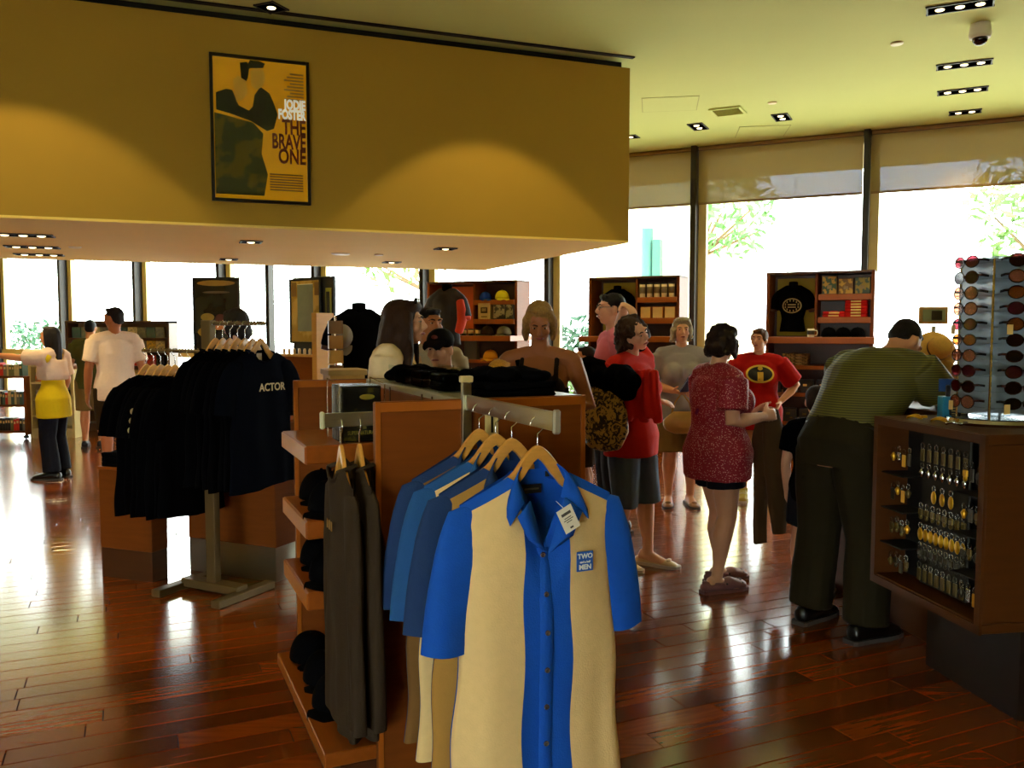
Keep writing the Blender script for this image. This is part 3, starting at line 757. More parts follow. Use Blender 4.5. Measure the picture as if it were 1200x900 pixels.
# ------------------------------------------------------------------ garments on hangers
def hanger(label, pos, rz, group=None, top=.11, w=.195, th=.009):
    t = thing('wooden_hanger', label, 'hanger', pos, rz, group)     # origin: top middle of the wood
    up, lo = [], []
    for k in range(-14, 15):
        x = w * k / 14.0; q = abs(k) / 14.0
        zt = (-.074 * (q / .38) ** 1.5 if q < .38 else -.074 - .078 * (q - .38) / .62); hgt = .058 - .026 * q
        up.append((x, zt)); lo.append((x, zt - hgt - (.02 * max(0, .3 - q) / .3 if 0 else 0) + .022 * max(0, 1 - q / .22)))
    pl = MB()
    ring = up + lo[::-1]
    pl.prism(ring, -th, th)
    o = pl.obj('shoulder_bar', HANGW, t)
    bv = o.modifiers.new('b', 'BEVEL'); bv.width = .003; bv.segments = 2; bv.limit_method = 'ANGLE'
    hk = [(0, 0, -.012), (0, 0, top - .045)] + [(.021 * math.sin(a) , 0, top - .024 - .021 * math.cos(a) ) for a in [PI * k / 8 for k in range(1, 12)]]
    hk = [(0, 0, -.012), (0, 0, top - .05), (.012, 0, top - .042)] + [(.022 * math.cos(a), 0, top - .024 + .022 * math.sin(a)) for a in [-.6 + k * .42 for k in range(10)]]
    MB().tube(hk, .0022, 6, rnd=.5).obj('hook', CHROME, t, smooth=True)
    return t

def garment(t, hw=.235, L=.76, drop=.075, bw=.27, depth=.055, neckw=.085, nf=.09, nb=.015, slen=.24, sw=.088, out=.06, split=None,
            mats=None, seed=0, fold=.014, sleeve_b=.036, names=('front', 'back'), yoke=0.0, hem=0.0, v=False, swing=0.0, nx=56, ny=30, long=False, thick=.035):
    """hanging shirt: a two-layer body open at neck and hem, and two sleeves; front at -y, z down from the neck point"""
    rng = random.Random(seed); ph = [rng.uniform(0, 6.28) for _ in range(6)]
    rows = []
    for j in range(ny + 1):
        s = j / ny; row = []
        for k in range(nx):
            th = 2 * PI * k / nx
            cx, sy = math.cos(th), math.sin(th)
            front = sy < 0
            w = hw if s < .02 else lerp(hw, hw - .012, min(1, s / .25)); w = lerp(w, bw, max(0, (s - .2) / .8) ** .8)
            x = w * math.copysign(abs(cx) ** .8, cx)
            ax = abs(x)
            if ax >= neckw: zt = -drop * (ax - neckw) / (hw - neckw)
            else:
                q = 1 - ax / neckw; zt = -(nf if front else nb) * ((q ** .9) if v and front else math.sqrt(max(0, 1 - (ax / neckw) ** 2)))
            zb = -L - hem * math.sin(x * 9 + ph[0]) * .6
            z = lerp(zt, zb, s)
            d = thick * .35 + depth * min(1, s / .22) ** .6
            if ax < neckw: d = max(d, thick)
            y = d * math.copysign(abs(sy) ** .75, sy) * (1 - .25 * (ax / w) ** 3)
            e = min(1, s * 1.6)
            y += fold * e * (math.sin(x * 34 + ph[1] + s * 1.4 * math.sin(ph[2])) * .6 + math.sin(x * 17 + ph[3] - s * 2) * .7 + .5 * math.sin(x * 61 + ph[4]) * s)
            y += swing * s
            x += .006 * math.sin(z * 16 + ph[5]) * e
            y += .006 * noise.noise(Vector((x * 9 + seed, y * 5, z * 7)))
            row.append(Vector((x, y, z)))
        rows.append(row)
    parts = {}
    for j in range(ny):
        for k in range(nx):
            ids = [(j, k), (j, (k + 1) % nx), (j + 1, (k + 1) % nx), (j + 1, k)]
            cq = math.cos(2 * PI * (k + .5) / nx); xm = (hw + bw) * .5 * math.copysign(abs(cq) ** .8, cq)
            front = (k + .5) / nx > .5
            if not front: nm = names[1]
            elif split is None: nm = names[0]
            else:
                cL, cR = split
                if yoke and j < 1 and abs(xm) > neckw * .4: nm = 'shoulder_yoke'
                elif xm < cL: nm = 'left_panel'
                elif xm > cR: nm = 'right_panel'
                else: nm = 'center_panel'
            parts.setdefault(nm, []).append(ids)
    objs = {}
    for nm, fs in parts.items():
        idx = {}; V = []; F = []
        for f in fs:
            g = []
            for key in f:
                if key not in idx: idx[key] = len(V); V.append(rows[key[0]][key[1]])
                g.append(idx[key])
            F.append(tuple(g))
        m = MB().add(V, F)
        objs[nm] = m.obj(nm, mats.get(nm, mats['main']), t, smooth=True)
    for sx in (-1, 1):
        P, R = [], []
        n = 9 if not long else 16
        a = Vector((sx * (hw - .035), 0, -drop - .055)); b = Vector((sx * (hw + out), swing * .3, -drop - slen))
        m_ = Vector((sx * (hw + out * .25 + .012), 0, -drop - slen * .38))
        rings = []
        for i in range(-2, n):
            q = max(0, i / (n - 1.0))
            p = (a * (1 - q) ** 2 + m_ * 2 * q * (1 - q) + b * q * q)
            tg = ((m_ - a) * (1 - q) + (b - m_) * q).normalized()
            u = Vector((tg.z, 0, -tg.x)) * (1 if tg.z < 0 else -1)   # across the sleeve, in its plane
            A = lerp(.078, sw, min(1, q * 2)) * (1.0 if not long else lerp(1, .62, q)); Bq = lerp(.02, sleeve_b, min(1, q * 3)) * (1.0 if not long else lerp(1, .8, q))
            if i < 0: p = p + Vector((-sx * .022 * -i, 0, .024 * -i)); A *= (.72, .35)[-i - 1]; Bq *= (.9, .6)[-i - 1]
            r = []
            for k in range(20):
                th = 2 * PI * k / 20
                off = u * A * math.cos(th) + Vector((0, 1, 0)) * (Bq * math.sin(th) + .006 * math.sin(3 * th + q * 4 + seed) * q)
                r.append(p + off + (u * .006 * math.sin(q * 9 + seed) if long else Vector((0, 0, 0))))
            rings.append(r)
        m = MB().loft(rings, False); m.f.append(tuple(range(20)))
        so = m.obj('sleeve', mats.get('sleeve', mats['main']), t, smooth=True)
        objs['sleeve%d' % sx] = so
    # ribbed or plain neckband
    if 'band' in mats:
        pts = [r + Vector((0, -.002 if r.y < 0 else .002, .002)) for r in rows[0] if abs(r.x) <= neckw + .01]
        pts = sorted(pts, key=lambda p: math.atan2(p.y, p.x))
        MB().tube(pts + [pts[0]], (.008, .004), 6).obj('neckband', mats['band'], t, smooth=True)
    return objs, rows

def camp_shirt(label, pos, rz, body, panel, seed, group=None, detail=False, panel2=None):
    t = thing('camp_shirt', label, 'shirt', pos, rz, group)
    objs, rows = garment(t, hw=.232, L=.92, drop=.078, bw=.262, depth=.06 if detail else .045, neckw=.078, nf=.20, nb=.0, slen=.40, sw=.067, out=.045, split=(-.075, .062), v=True,
                         mats={'main': body, 'left_panel': panel, 'right_panel': panel2 or panel, 'center_panel': body, 'back': body}, seed=seed, yoke=1, fold=.009)
    fy = lambda x, z: min((q for r in rows for q in r if q.y < .0), key=lambda q: (q.x - x) ** 2 + (q.z - z) ** 2).y
    # collar: two leaves turned down from the neck, and two lapels
    for sx in (-1, 1):
        inner, outer = [], []
        for i in range(11):
            q = i / 10.0; th = PI / 2 * (1 - q) ** .8
            xi = sx * .080 * math.cos(th * .98) if q < .75 else sx * lerp(.078, .050, (q - .75) / .25)
            yi = lerp(.040, -.045, q ** .9); zi = .030 - .045 * max(0, q - .35) / .65 - .055 * max(0, q - .75) / .25
            inner.append(Vector((xi, yi, zi)))
            xo = sx * lerp(.02, .135, q ** .8) if q < .85 else sx * lerp(.124, .118, (q - .85) / .15)
            yo = lerp(.062, -.078, q); zo = -.028 - .05 * q ** 2 - .052 * max(0, q - .6) / .4
            outer.append(Vector((xo, yo, zo)))
        g = [[lerp(a, b, k / 4.0) + Vector((0, 0, .010 * math.sin(PI * k / 4.0))) - Vector((0, .008 * math.sin(PI * k / 4.0), 0)) for k in range(5)] for a, b in zip(inner, outer)]
        o = MB().grid(g).obj('collar', body, t, smooth=True, fix=False)
        so = o.modifiers.new('s', 'SOLIDIFY'); so.thickness = .004
        # lapel
        A = Vector((sx * .052, -.066, -.068)); Bp = Vector((sx * .098, -.083, -.105)); Cc = Vector((sx * .066, -.087, -.170)); Dd = Vector((sx * .004 - .008, -.078, -.212))
        lp = [[lerp(A, Dd, j / 6.0), lerp(lerp(A, Dd, j / 6.0), lerp(Bp, Cc, j / 6.0) if j < 6 else Dd, .55) + Vector((0, -.004, 0)), lerp(Bp, Cc, min(1, j / 4.0)) if j < 5 else lerp(Cc, Dd, (j - 4) / 2.0)] for j in range(7)]
        o = MB().grid(lp).obj('lapel', body, t, smooth=True, fix=False)
        so = o.modifiers.new('s', 'SOLIDIFY'); so.thickness = .003
    # placket
    pr = []
    for i in range(25):
        z = -.205 - .70 * i / 24.0; y = fy(-.006, z) - .006
        pr.append([Vector((-.026, y + .003, z)), Vector((-.022, y - .002, z)), Vector((.010, y - .003, z)), Vector((.013, y + .003, z))])
    MB().grid(pr).obj('placket', body, t, smooth=True, fix=False)
    if detail:
        bm = mat('shell_button', (60, 44, 44), .3)
        for k in range(6):
            z = -.225 - .105 * k; y = fy(-.006, z) - .011
            m = MB().loft([[Vector((-.006 + r * math.cos(a), y + h, z + r * math.sin(a))) for a in [2 * PI * i / 14 for i in range(14)]] for r, h in ((.0075, .003), (.0075, -.001), (.006, -.002), (.004, -.0005))])
            m.obj('button', bm, t)
        B('neck_label', (-.004, .030, -.055), (.062, .003, .026), mat('label_black', (12, 12, 14), .7), t, .001)
        B('label_stitching', (-.004, .0282, -.055), (.044, .001, .005), mat('label_thread', (90, 84, 60), .7), t, 0)
        B('size_tab', (.045, .028, -.015), (.014, .003, .016), mat('label_black', (12, 12, 14), .7), t, .001)
        # embroidered badge on the cream panel
        ex, ez = .112, -.250; y = fy(ex, ez) - .006
        bd = B('badge', (ex, y, ez), (.052, .003, .056), mat('badge_blue', (22, 84, 170), .7), t, .001)
        WT = mat('badge_thread', (222, 226, 220), .7)
        text('lettering', 'TWO', .019, WT, bd, (ex, y - .002, ez + .009), bold=.0006)
        text('lettering', 'and a half', .0085, WT, bd, (ex, y - .002, ez - .004), bold=.0002)
        text('lettering', 'MEN', .019, WT, bd, (ex, y - .002, ez - .022), bold=.0006)
        tg = tag(MB().box((0, 0, -.035), (.048, .0012, .07)).obj('price_tag', mat('tag_card', (226, 220, 200), .6), t, (.030, -.100, -.088), fix=False), None)
        tg.rotation_euler = (0, -.45, 0); tg['label'] = 'white paper price tag'
        MB().tube([(0, 0, 0), (-.004, .02, .02)], .0008, 5).obj('tag_string', WHITEP, tg)
        for i, (wd, hh, zz) in enumerate(((.03, .008, -.018), (.022, .002, -.03), (.03, .002, -.036), (.018, .002, -.042), (.01, .005, -.06))):
            MB().box((0, -.0012, zz), (wd, .0006, hh)).obj('print', mat('tag_ink', (70, 66, 60), .7), tg, fix=False)
    return t

def tee(label, pos, rz, m, seed, group=None, L=.80, longs=False):
    t = thing('sweatshirt' if longs else 'tee_shirt', label, 'sweatshirt' if longs else 'tee', pos, rz, group)
    kw = dict(hw=.22, L=L, drop=.07, bw=.25, depth=.018, neckw=.09, nf=.075, nb=.012, slen=.29, sw=.082, out=.05, sleeve_b=.022, thick=.032)
    if longs: kw = dict(hw=.165, L=L, drop=.06, bw=.17, depth=.022, neckw=.07, nf=.06, nb=.012, slen=L * .88, sw=.066, out=.02, sleeve_b=.03, long=True, thick=.032)
    objs, rows = garment(t, mats={'main': m, 'band': m}, seed=seed, nx=40, ny=20, fold=.008, hem=.02, **kw)
    return t, objs, rows

# ------------------------------------------------------------------ small goods
def cap(label, pos, rz, m, group=None, brim=None, s=1.0):
    t = thing('baseball_cap', label, 'cap', pos, rz, group)
    rows = []
    for i in range(9):
        a = PI / 2 * i / 8.0; r = .088 * math.cos(a) ** .75 if i < 8 else .004
        rows.append([Vector((r * 1.0 * math.cos(q) * s, (r * 1.15 * math.sin(q)) * s, (.012 + .105 * math.sin(a)) * s)) for q in [2 * PI * k / 20 for k in range(20)]])
    MB().loft(rows).obj('crown', m, t, smooth=True)
    g = []
    for i in range(6):
        y = -.075 - .016 * i; hw = .082 * math.sqrt(max(.03, 1 - (i / 5.4) ** 2.4))
        g.append([Vector((hw * (k / 5.0 - 1), y, .02 - .004 * i - .012 * (k / 5.0 - 1) ** 2)) * s for k in range(11)])
    m2 = MB().grid(g); m2.grid([[p + Vector((0, 0, -.005)) for p in r] for r in g]); m2.obj('brim', brim or m, t, smooth=True, fix=False)
    MB().ell((0, 0, .118 * s), .007 * s, None, 8, 6).obj('button', brim or m, t)
    return t
def folded(label, pos, rz, m, w=.30, d=.24, h=.035, group=None, seed=0, name='folded_tee', cat='tee', print_m=None):
    t = thing(name, label, cat, pos, rz, group)
    rng = random.Random(seed); rings = []
    for q, s in ((0.0, .96), (.25, 1.0), (.5, .985), (.75, 1.0), (1.0, .95)):
        r = []
        for k in range(24):
            a = 2 * PI * k / 24; c, n = math.cos(a), math.sin(a)
            x = w / 2 * s * math.copysign(min(1, abs(c) * 1.35), c); y = d / 2 * s * math.copysign(min(1, abs(n) * 1.35), n)
            r.append(Vector((x + rng.uniform(-.003, .003), y + rng.uniform(-.003, .003), q * h + (rng.uniform(-.003, .003) if 0 < q < 1 else 0) - (.006 if q == 1 and max(abs(c), abs(n)) > .9 else 0))))
        rings.append(r)
    MB().loft(rings).obj('fold', m, t, smooth=True)
    MB().tube([(-w * .16, -d * .44, h), (-w * .1, -d * .40, h - .001), (0, -d * .385, h), (w * .1, -d * .40, h - .001), (w * .16, -d * .44, h)], .005, 6).obj('neckband', m, t, smooth=True)
    if print_m: B('print', (0, -d / 2 - .001, h * .5), (w * .45, .004, h * .6), print_m, t, .001)
    return t
def mug(label, pos, rz, m, h=.1, r=.042, group=None, name='mug', handle=True, band=None):
    t = thing(name, label, 'mug' if handle else 'cup', pos, rz, group)
    MB().lathe((0, 0, 0), [(r * .86, 0), (r * .9, .004), (r, h), (r * .9, h), (r * .8, .012), (.002, .01)], 20).obj('body', m, t, smooth=True)
    if handle: MB().tube([(r * .95, 0, h * .82), (r + .028, 0, h * .78), (r + .034, 0, h * .5), (r + .026, 0, h * .25), (r * .92, 0, h * .18)], .006, 8).obj('handle', m, t, smooth=True)
    else:
        MB().lathe((0, 0, h), [(r * 1.05, 0), (r * 1.05, .014), (r * .5, .018), (.002, .018)], 20).obj('lid', BLACKP, t)
    if band: MB().lathe((0, 0, 0), [(r * .935, h * .3), (r * 1.01, h * .32), (r * 1.02, h * .78), (r * .99, h * .8)], 20, False).obj('print', band, t, smooth=True)
    return t
def box_item(name, label, cat, pos, rz, d, m, face=None, group=None, tilt=0.0, accents=()):
    """boxed goods: a case with a printed front and marks; origin at the base, front at -y"""
    t = thing(name, label, cat, pos, rz, group); t.rotation_euler = (tilt, 0, rz)
    w, dd, h = d
    B('case', (0, 0, h / 2), d, m, t, min(.003, dd * .2))
    if face: B('cover', (0, -dd / 2 - .0008, h / 2), (w * .92, .0016, h * .92), face, t, .0004)
    for (cx, cz, cw, ch, mm) in accents:
        B('print', (cx * w, -dd / 2 - .0024, cz * h), (cw * w, .0016, ch * h), mm, t, .0004)
    return t
def torso_form(label, pos, rz, m, base_z, group=None, sleeve=True, emblem=None, tail=0.0, sc=1.0, pole=True, jacket=None, floor_z=None):
    """headless display form in a tee on a short pole; origin at its base"""
    t = thing('torso_form', label, 'mannequin', pos, rz, group)
    mb = MB(); s = sc; z0 = base_z
    P = [(0, 0, z0), (0, 0, z0 + .18 * s), (0, 0, z0 + .34 * s), (0, 0, z0 + .48 * s), (0, 0, z0 + .56 * s)]
    mb.tube(P, [(.17 * s, .11 * s), (.145 * s, .10 * s), (.18 * s, .115 * s), (.19 * s, .10 * s), (.13 * s, .07 * s)], 20, ref=(1, 0, 0))
    mb.tube([(-.19 * s, 0, z0 + .49 * s), (-.08 * s, 0, z0 + .56 * s), (.08 * s, 0, z0 + .56 * s), (.19 * s, 0, z0 + .49 * s)], .06 * s, 12, rnd=.7)
    if sleeve:
        for x in (-1, 1): mb.tube([(x * .19 * s, 0, z0 + .49 * s), (x * .235 * s, -.01, z0 + .38 * s), (x * .255 * s, -.015, z0 + .30 * s)], [.065 * s, .07 * s, .072 * s], 12)
    o = blob(mb, 'jacket' if jacket else 'tee', m, t, .012, 3, .5, .006, (7, 7, 3), z0)
    MB().tube([(0, 0, z0 + .56 * s), (0, 0, z0 + .66 * s)], [(.062 * s, .055 * s), (.056 * s, .05 * s)], 16, rnd=.12).obj('neck', BLACKF, t, smooth=True)
    if sleeve:
        for x in (-1, 1): MB().tube([(x * .252 * s, -.015, z0 + .31 * s), (x * .262 * s, -.018, z0 + .27 * s)], [.06 * s, .055 * s], 12).obj('arm_stub', jacket or WOODD, t, smooth=True)
    if pole:
        MB().tube([(0, 0, .012), (0, 0, z0 + .05)], .014, 10).obj('pole', DBRONZE, t)
        MB().lathe((0, 0, 0), [(.13, 0), (.13, .008), (.05, .014), (.015, .02)], 24).obj('base', DBRONZE, t)
    return t, o

def on_front(p, part, x, z, m, name, pts, off=.003, parent=None, back=False):
    # flat mark laid on the cloth: each outline point is dropped onto the garment
    me = part.data; V = []
    from mathutils.bvhtree import BVHTree
    bv = BVHTree.FromPolygons([v.co for v in me.vertices], [f.vertices for f in me.polygons])
    for ring in pts:
        row = []
        for a, b in ring:
            h = bv.ray_cast(V3(x + a, 1.0, z + b), V3(0, -1, 0)) if not back else bv.ray_cast(V3(x + a, -1.0, z + b), V3(0, 1, 0))
            q = h[0] if h[0] else V3(x + a, .1, z + b)
            row.append(q + V3(0, -off if back else off, 0))
        V.append(row)
    return MB().grid(V).obj(name, m, parent or part, smooth=True, fix=False)
def oval(rx, rz, cx=0, cz=0, n=28, rings=6, r0=0.0):
    return [[(cx + rx * (r0 + (1 - r0) * i / rings) * math.cos(2 * PI * k / n), cz + rz * (r0 + (1 - r0) * i / rings) * math.sin(2 * PI * k / n)) for k in range(n + 1)] for i in range(rings + 1)]
def quad(x0, x1, z0, z1, n=6): return [[(lerp(x0, x1, i / n), lerp(z0, z1, j / n)) for i in range(n + 1)] for j in range(n + 1)]

def see_through(m, fac, col):
    nt = m.node_tree; N = nt.nodes; L = nt.links; p = N['Principled BSDF']
    tr = N.new('ShaderNodeBsdfTransparent'); tr.inputs[0].default_value = col; mx = N.new('ShaderNodeMixShader'); mx.inputs[0].default_value = fac
    L.new(p.outputs[0], mx.inputs[1]); L.new(tr.outputs[0], mx.inputs[2]); L.new(mx.outputs[0], N['Material Output'].inputs[0])

# ------------------------------------------------------------------ gondola with the camp shirts
g0 = dp(545, 385, 2.9); g0.z = 0
G = thing('display_gondola', 'cherry wood gondola with panel ends, shelves and steel hanging arms', 'display stand', g0, GA)
def gl(x, y, z): return g0 + GU * x + GV * y + Vector((0, 0, z))
TZ = 1.362
for y, x0, x1 in ((.015, -.312, .46), (1.315, -.345, .46)):
    e = B('end_panel', ((x0 + x1) / 2, y, TZ / 2), (x1 - x0, .03, TZ), WOOD, G)
    sy = -1 if y < 1 else -1
    for zz in (TZ - .018, .05): B('edge_strip', ((x0 + x1) / 2, y + sy * .0165, zz), (x1 - x0, .006, .030), WOODE, e, .001)
    for xx in (x0 + .009, x1 - .009): B('edge_strip', (xx, y + sy * .0165, TZ / 2), (.018, .006, TZ), WOODE, e, .001)
B('spine', (0, .665, TZ / 2 - .012), (.03, 1.27, TZ - .024), WOOD, G)
for y in (.30, .42, .86): B('spine_joint', (-.017, y, 1.0), (.004, .010, .70), WOODD, G, 0)
B('top_board', (.222, .665, 1.348), (.46, 1.27, .026), mat('grey_top', (150, 142, 118), .35, var=.06), G)
for z in (.22, .60, .95): B('shelf', (.225, .665, z), (.42, 1.26, .03), WOODH, G)
for z in (.943, .69): pass
for z, y0, y1 in ((1.19, .30, .80), (.925, .30, .80), (.67, .30, .80)):
    sh = B('shelf', (-.247, (y0 + y1) / 2, z - .033), (.466, y1 - y0, .066), WOODH, G, .004)
    B('shelf_lip', (-.4815, (y0 + y1) / 2, z - .033), (.004, y1 - y0 - .01, .058), WOODE, sh, .001)
d = B('deck', (-.245, .54, .175), (.47, .98, .05), WOODH, G); B('plinth', (-.225, .52, .075), (.40, .93, .15), WOODD, G)
B('slotted_post', (0, -.008, .72), (.032, .02, 1.40), STEEL, G, .002)
B('post_cap', (0, -.008, 1.43), (.042, .03, .022), CREAMM, G, .003)
arm = B('hang_arm', (0, -.345, 1.352), (.012, .655, .052), STEEL, G, .002)
B('end_cap', (0, -.678, 1.352), (.022, .016, .066), mat('grey_cap', (140, 132, 110), .5), arm, .005)
for k in range(7):
    y = -.08 - .085 * k
    MB().tube([(.006, y, 1.355), (.024, y, 1.35), (.03, y, 1.362)], .0035, 6, rnd=.6).obj('peg', CHROME, arm, smooth=True)
    MB().tube([(.006, y - .03, 1.335), (.02, y - .03, 1.328), (.026, y - .03, 1.34)], .0028, 6, rnd=.6).obj('peg', CHROME, arm, smooth=True)
arm2 = B('hang_arm', (-.245, .05, 1.305), (.45, .012, .046), STEEL, G, .002)
B('end_cap', (-.472, .05, 1.305), (.014, .022, .056), mat('pale_cap', (200, 200, 160), .4), arm2, .004)
pl = B('outlet_plate', (.095, -.003, 1.27), (.05, .006, .085), CREAMM, G, .002); B('slot', (.095, -.0065, 1.275), (.008, .003, .06), DBRONZE, pl, 0)
BLUE = CL('royal_blue', (22, 82, 186)); CREAM = CL('cream_linen', (226, 194, 134)); SLATE = CL('slate_blue', (32, 56, 100)); TANL = CL('tan_linen', (170, 128, 62)); SKY = CL('steel_blue', (36, 82, 140)); DTAN = CL('brown_linen', (120, 86, 44))
for k, (t, body, panel, p2, lab, dr) in enumerate((
        (-.562, BLUE, CREAM, None, 'royal blue camp shirt with cream side panels, badge and price tag', 0.0),
        (-.385, SLATE, TANL, DTAN, 'slate blue camp shirt with tan panels right behind the royal blue one', .02),
        (-.262, SKY, CREAM, CREAM, 'steel blue camp shirt with a cream panel, third back on the arm', -.03),
        (-.125, SLATE, DTAN, TANL, 'dull blue camp shirt with brown panel hanging nearest the gondola panel', .03))):
    hanger('wooden hanger on the steel arm carrying the ' + ('royal blue camp shirt', 'slate blue camp shirt', 'steel blue camp shirt', 'dull blue camp shirt')[k], gl(0, t, 1.276), GA + dr, 'shirt hangers on the steel arm', top=.082)
    camp_shirt(lab, gl(0, t, 1.203), GA + dr, body, panel, 11 + k, 'camp shirts on the steel arm', detail=(k == 0), panel2=p2)
GREYK = CL('charcoal_knit', (52, 40, 28))
for k, (s, lab) in enumerate(((.412, 'long charcoal sweatshirt hanging in front of the gondola shelves'), (.352, 'charcoal sweatshirt tucked behind another on the short steel arm'))):
    hanger(('wooden hanger holding the front charcoal sweatshirt', 'wooden hanger holding the rear charcoal sweatshirt')[k], gl(-s, .05, 1.225), GA - PI / 2, top=.085, w=.14, th=.0065)
    t, o, r = tee(lab, gl(-s, .05, 1.165), GA - PI / 2, GREYK, 21 + k, None, .86, True)
    if k == 0:
        for i in range(3): MB().box((-.03 + .03 * i, -.042, -.20), (.012, .002, .03)).obj('print', mat('dull_gold_print', (140, 104, 40), .7), t, fix=False)
# goods on the gondola shelves
for k in range(8):
    t = box_item('disc_case', 'dark disc case in the standing row on the gondola top shelf', 'disc case', gl(-.275, .33 + .021 * k, 1.19), GA, (.145, .016, .205),
                 mat('case_black', (20, 18, 12), .25), pattern('night_cover', (14, 14, 10), (74, 64, 12), 'noise', 22, .3, .40), 'disc cases on the gondola')
    if k == 0:
        t['label'] = 'front disc case with a lettered dark green cover on the gondola top shelf'
        text('lettering', 'SUPERNATURAL', .020, mat('case_gold', (132, 120, 40), .5), t, (0, -.0105, .03), xs=.72)
        MB().ell((.01, -.0105, .105), (.014, .001, .016)).obj('figure_print', BLACKP, t); MB().box((.01, -.0105, .075), (.012, .001, .05)).obj('figure_print', mat('pale_print', (120, 110, 60), .5), t, fix=False)
        MB().ell((.02, -.0102, .165), (.028, .001, .010)).obj('glow_print', mat('glow_yellow', (130, 116, 24), .5), t)
rk = thing('wire_rack', 'thin wire rack holding the row of dark disc cases', 'rack', gl(-.275, .405, 1.19), GA)
for x in (-.082, .082):
    MB().tube([(x, -.095, .006), (x, -.095, .21), (x, .11, .225), (x, .11, .006)], .002, 5).obj('wire', CHROME, rk)
for y in (-.095, .11): MB().tube([(-.082, y, .004), (.082, y, .004)], .002, 5).obj('wire', CHROME, rk)
capn = 0
for z, ys, xs in ((.925, (.44, .68), (-.36, -.35)), (.67, (.44, .68), (-.36, -.35)), (.20, (.42, .66, .90), (-.36, -.35, -.36))):
    for i, y in enumerate(ys):
        for k in range(2 if z > .3 else 1):
            lab = 'black baseball cap on the gondola ' + {.925: 'second shelf', .67: 'third shelf', .20: 'bottom deck'}[z]
            c = cap(lab, gl(xs[i] + .03 * k, y + .03 * k, z + .035 * k * 0 + (.0 if k == 0 else .0)) if k == 0 else gl(xs[i] + .20, y + .02, z), GA - .5 + .3 * i - .2 * k, BLACKF, 'black caps on the gondola')
            B('paper_tag', (.05, -.098, .052), (.03, .002, .024), mat('tag_card', (226, 220, 200), .6), c, 0)
# black goods on top of the gondola
ACR = mat('clear_acrylic', (24, 27, 27), .08, var=.01)
see_through(ACR, .94, (.95, .98, .97, 1))
for k, y in enumerate((.40, .64, .88)):
    bn = thing('acrylic_bin', 'clear acrylic bin of black tees on the gondola top', 'bin', gl(.13, y, 1.361), GA, 'acrylic bins on the gondola')
    for x in (-.115, .115): B('side', (x, 0, .04), (.004, .20, .08), ACR, bn, 0)
    B('front', (0, -.10, .04), (.23, .004, .08), ACR, bn, 0); B('floor', (0, 0, .002), (.22, .20, .004), ACR, bn, 0)
    for i in range(2): folded('folded black tee inside a clear acrylic bin', gl(.13, y, 1.366 + .032 * i), GA, BLACKF, .20, .17, .031, 'black tees in the bins', 5 * k + i)
for i in range(2): folded('folded black tee in the heap on the gondola end', gl(.215 + .01 * i, .13, 1.361 + .026 * i), GA + .1 * i - .05, BLACKF, .31 - .02 * i, .19, .026, 'heap of black tees', 40 + i)
m = MB()
rng = random.Random(3)
for i in range(16): m.ell(((rng.uniform(-.11, .11)), rng.uniform(-.07, .07), .016 + .012 * rng.random()), (.07, .05, .024))
cj = thing('crumpled_tee', 'crumpled black tee spread over the heap on the gondola end', 'tee', gl(.215, .14, 1.414), GA)
blob(m, 'cloth', BLACKF, cj, .009, 2, .5, .008, (24, 10, 8), 4)
m = MB()
for i in range(12): m.ell((rng.uniform(-.07, .07), rng.uniform(-.08, .08), .025 + .02 * rng.random()), (.05, .05, .03))
cj = thing('crumpled_jacket', 'crumpled black jacket on the gondola in front of the white tee woman', 'jacket', gl(.15, 1.12, 1.361), GA)
blob(m, 'cloth', BLACKF, cj, .009, 2, .5, .008, (18, 18, 12), 9)

# ------------------------------------------------------------------ four-way tee rack
r0 = gp(251, 694, 0)
RK = thing('tee_rack', 'steel two-arm clothes rack carrying black tees', 'clothes rack', r0, WRZ)
def rl(x, y, z): return r0 + WX * x + WY * y + Vector((0, 0, z))
B('post', (0, 0, .84), (.075, .05, 1.62), BRASS, RK); B('foot_bar', (-.2 + .2, 0, .045), (.46, .09, .05), BRASS, RK)
for x in (-.24, .24): B('foot', (x, 0, .022), (.07, .46, .044), BRASS, RK)
for (x0, x1, z) in ((-.05, .44, 1.628), (.0, -.56, 1.462)):
    a = MB().tube([(x0, 0, z), (x1, 0, z)], .011, 10, rnd=.4).obj('arm', BRASS, RK, smooth=True)
    for k in range(22): MB().ell((lerp(x0, x1, (k + .5) / 22), 0, z + .012), .006, None, 6, 5).obj('ball_stop', BRASS, a, smooth=True)
for k in range(7):
    x = .405 - .058 * k; nav = NAVYF if k == 0 else BLACKF
    hanger('pale wooden hanger on the upper rack arm', rl(x, 0, 1.545), WRZ + PI / 2 + .05 * (k % 3 - 1), 'hangers on the upper rack arm', top=.10, w=.19, th=.0065)
    t, o, r = tee('plain black tee on the upper arm of the rack', rl(x, 0, 1.478), WRZ + PI / 2 + .05 * (k % 3 - 1), nav, 50 + k, 'black tees on the upper rack arm', .80)
    if k == 0:
        t['label'] = 'navy black tee lettered ACTOR at the end of the upper rack arm'
        text('lettering', 'ACTOR', .062, mat('cream_print', (222, 200, 150), .7), t, (.035, -.052, -.235), xs=.95, bold=.001)
        B('neck_tag', (0, .012, -.045), (.04, .003, .05), WHITEP, t, .001)
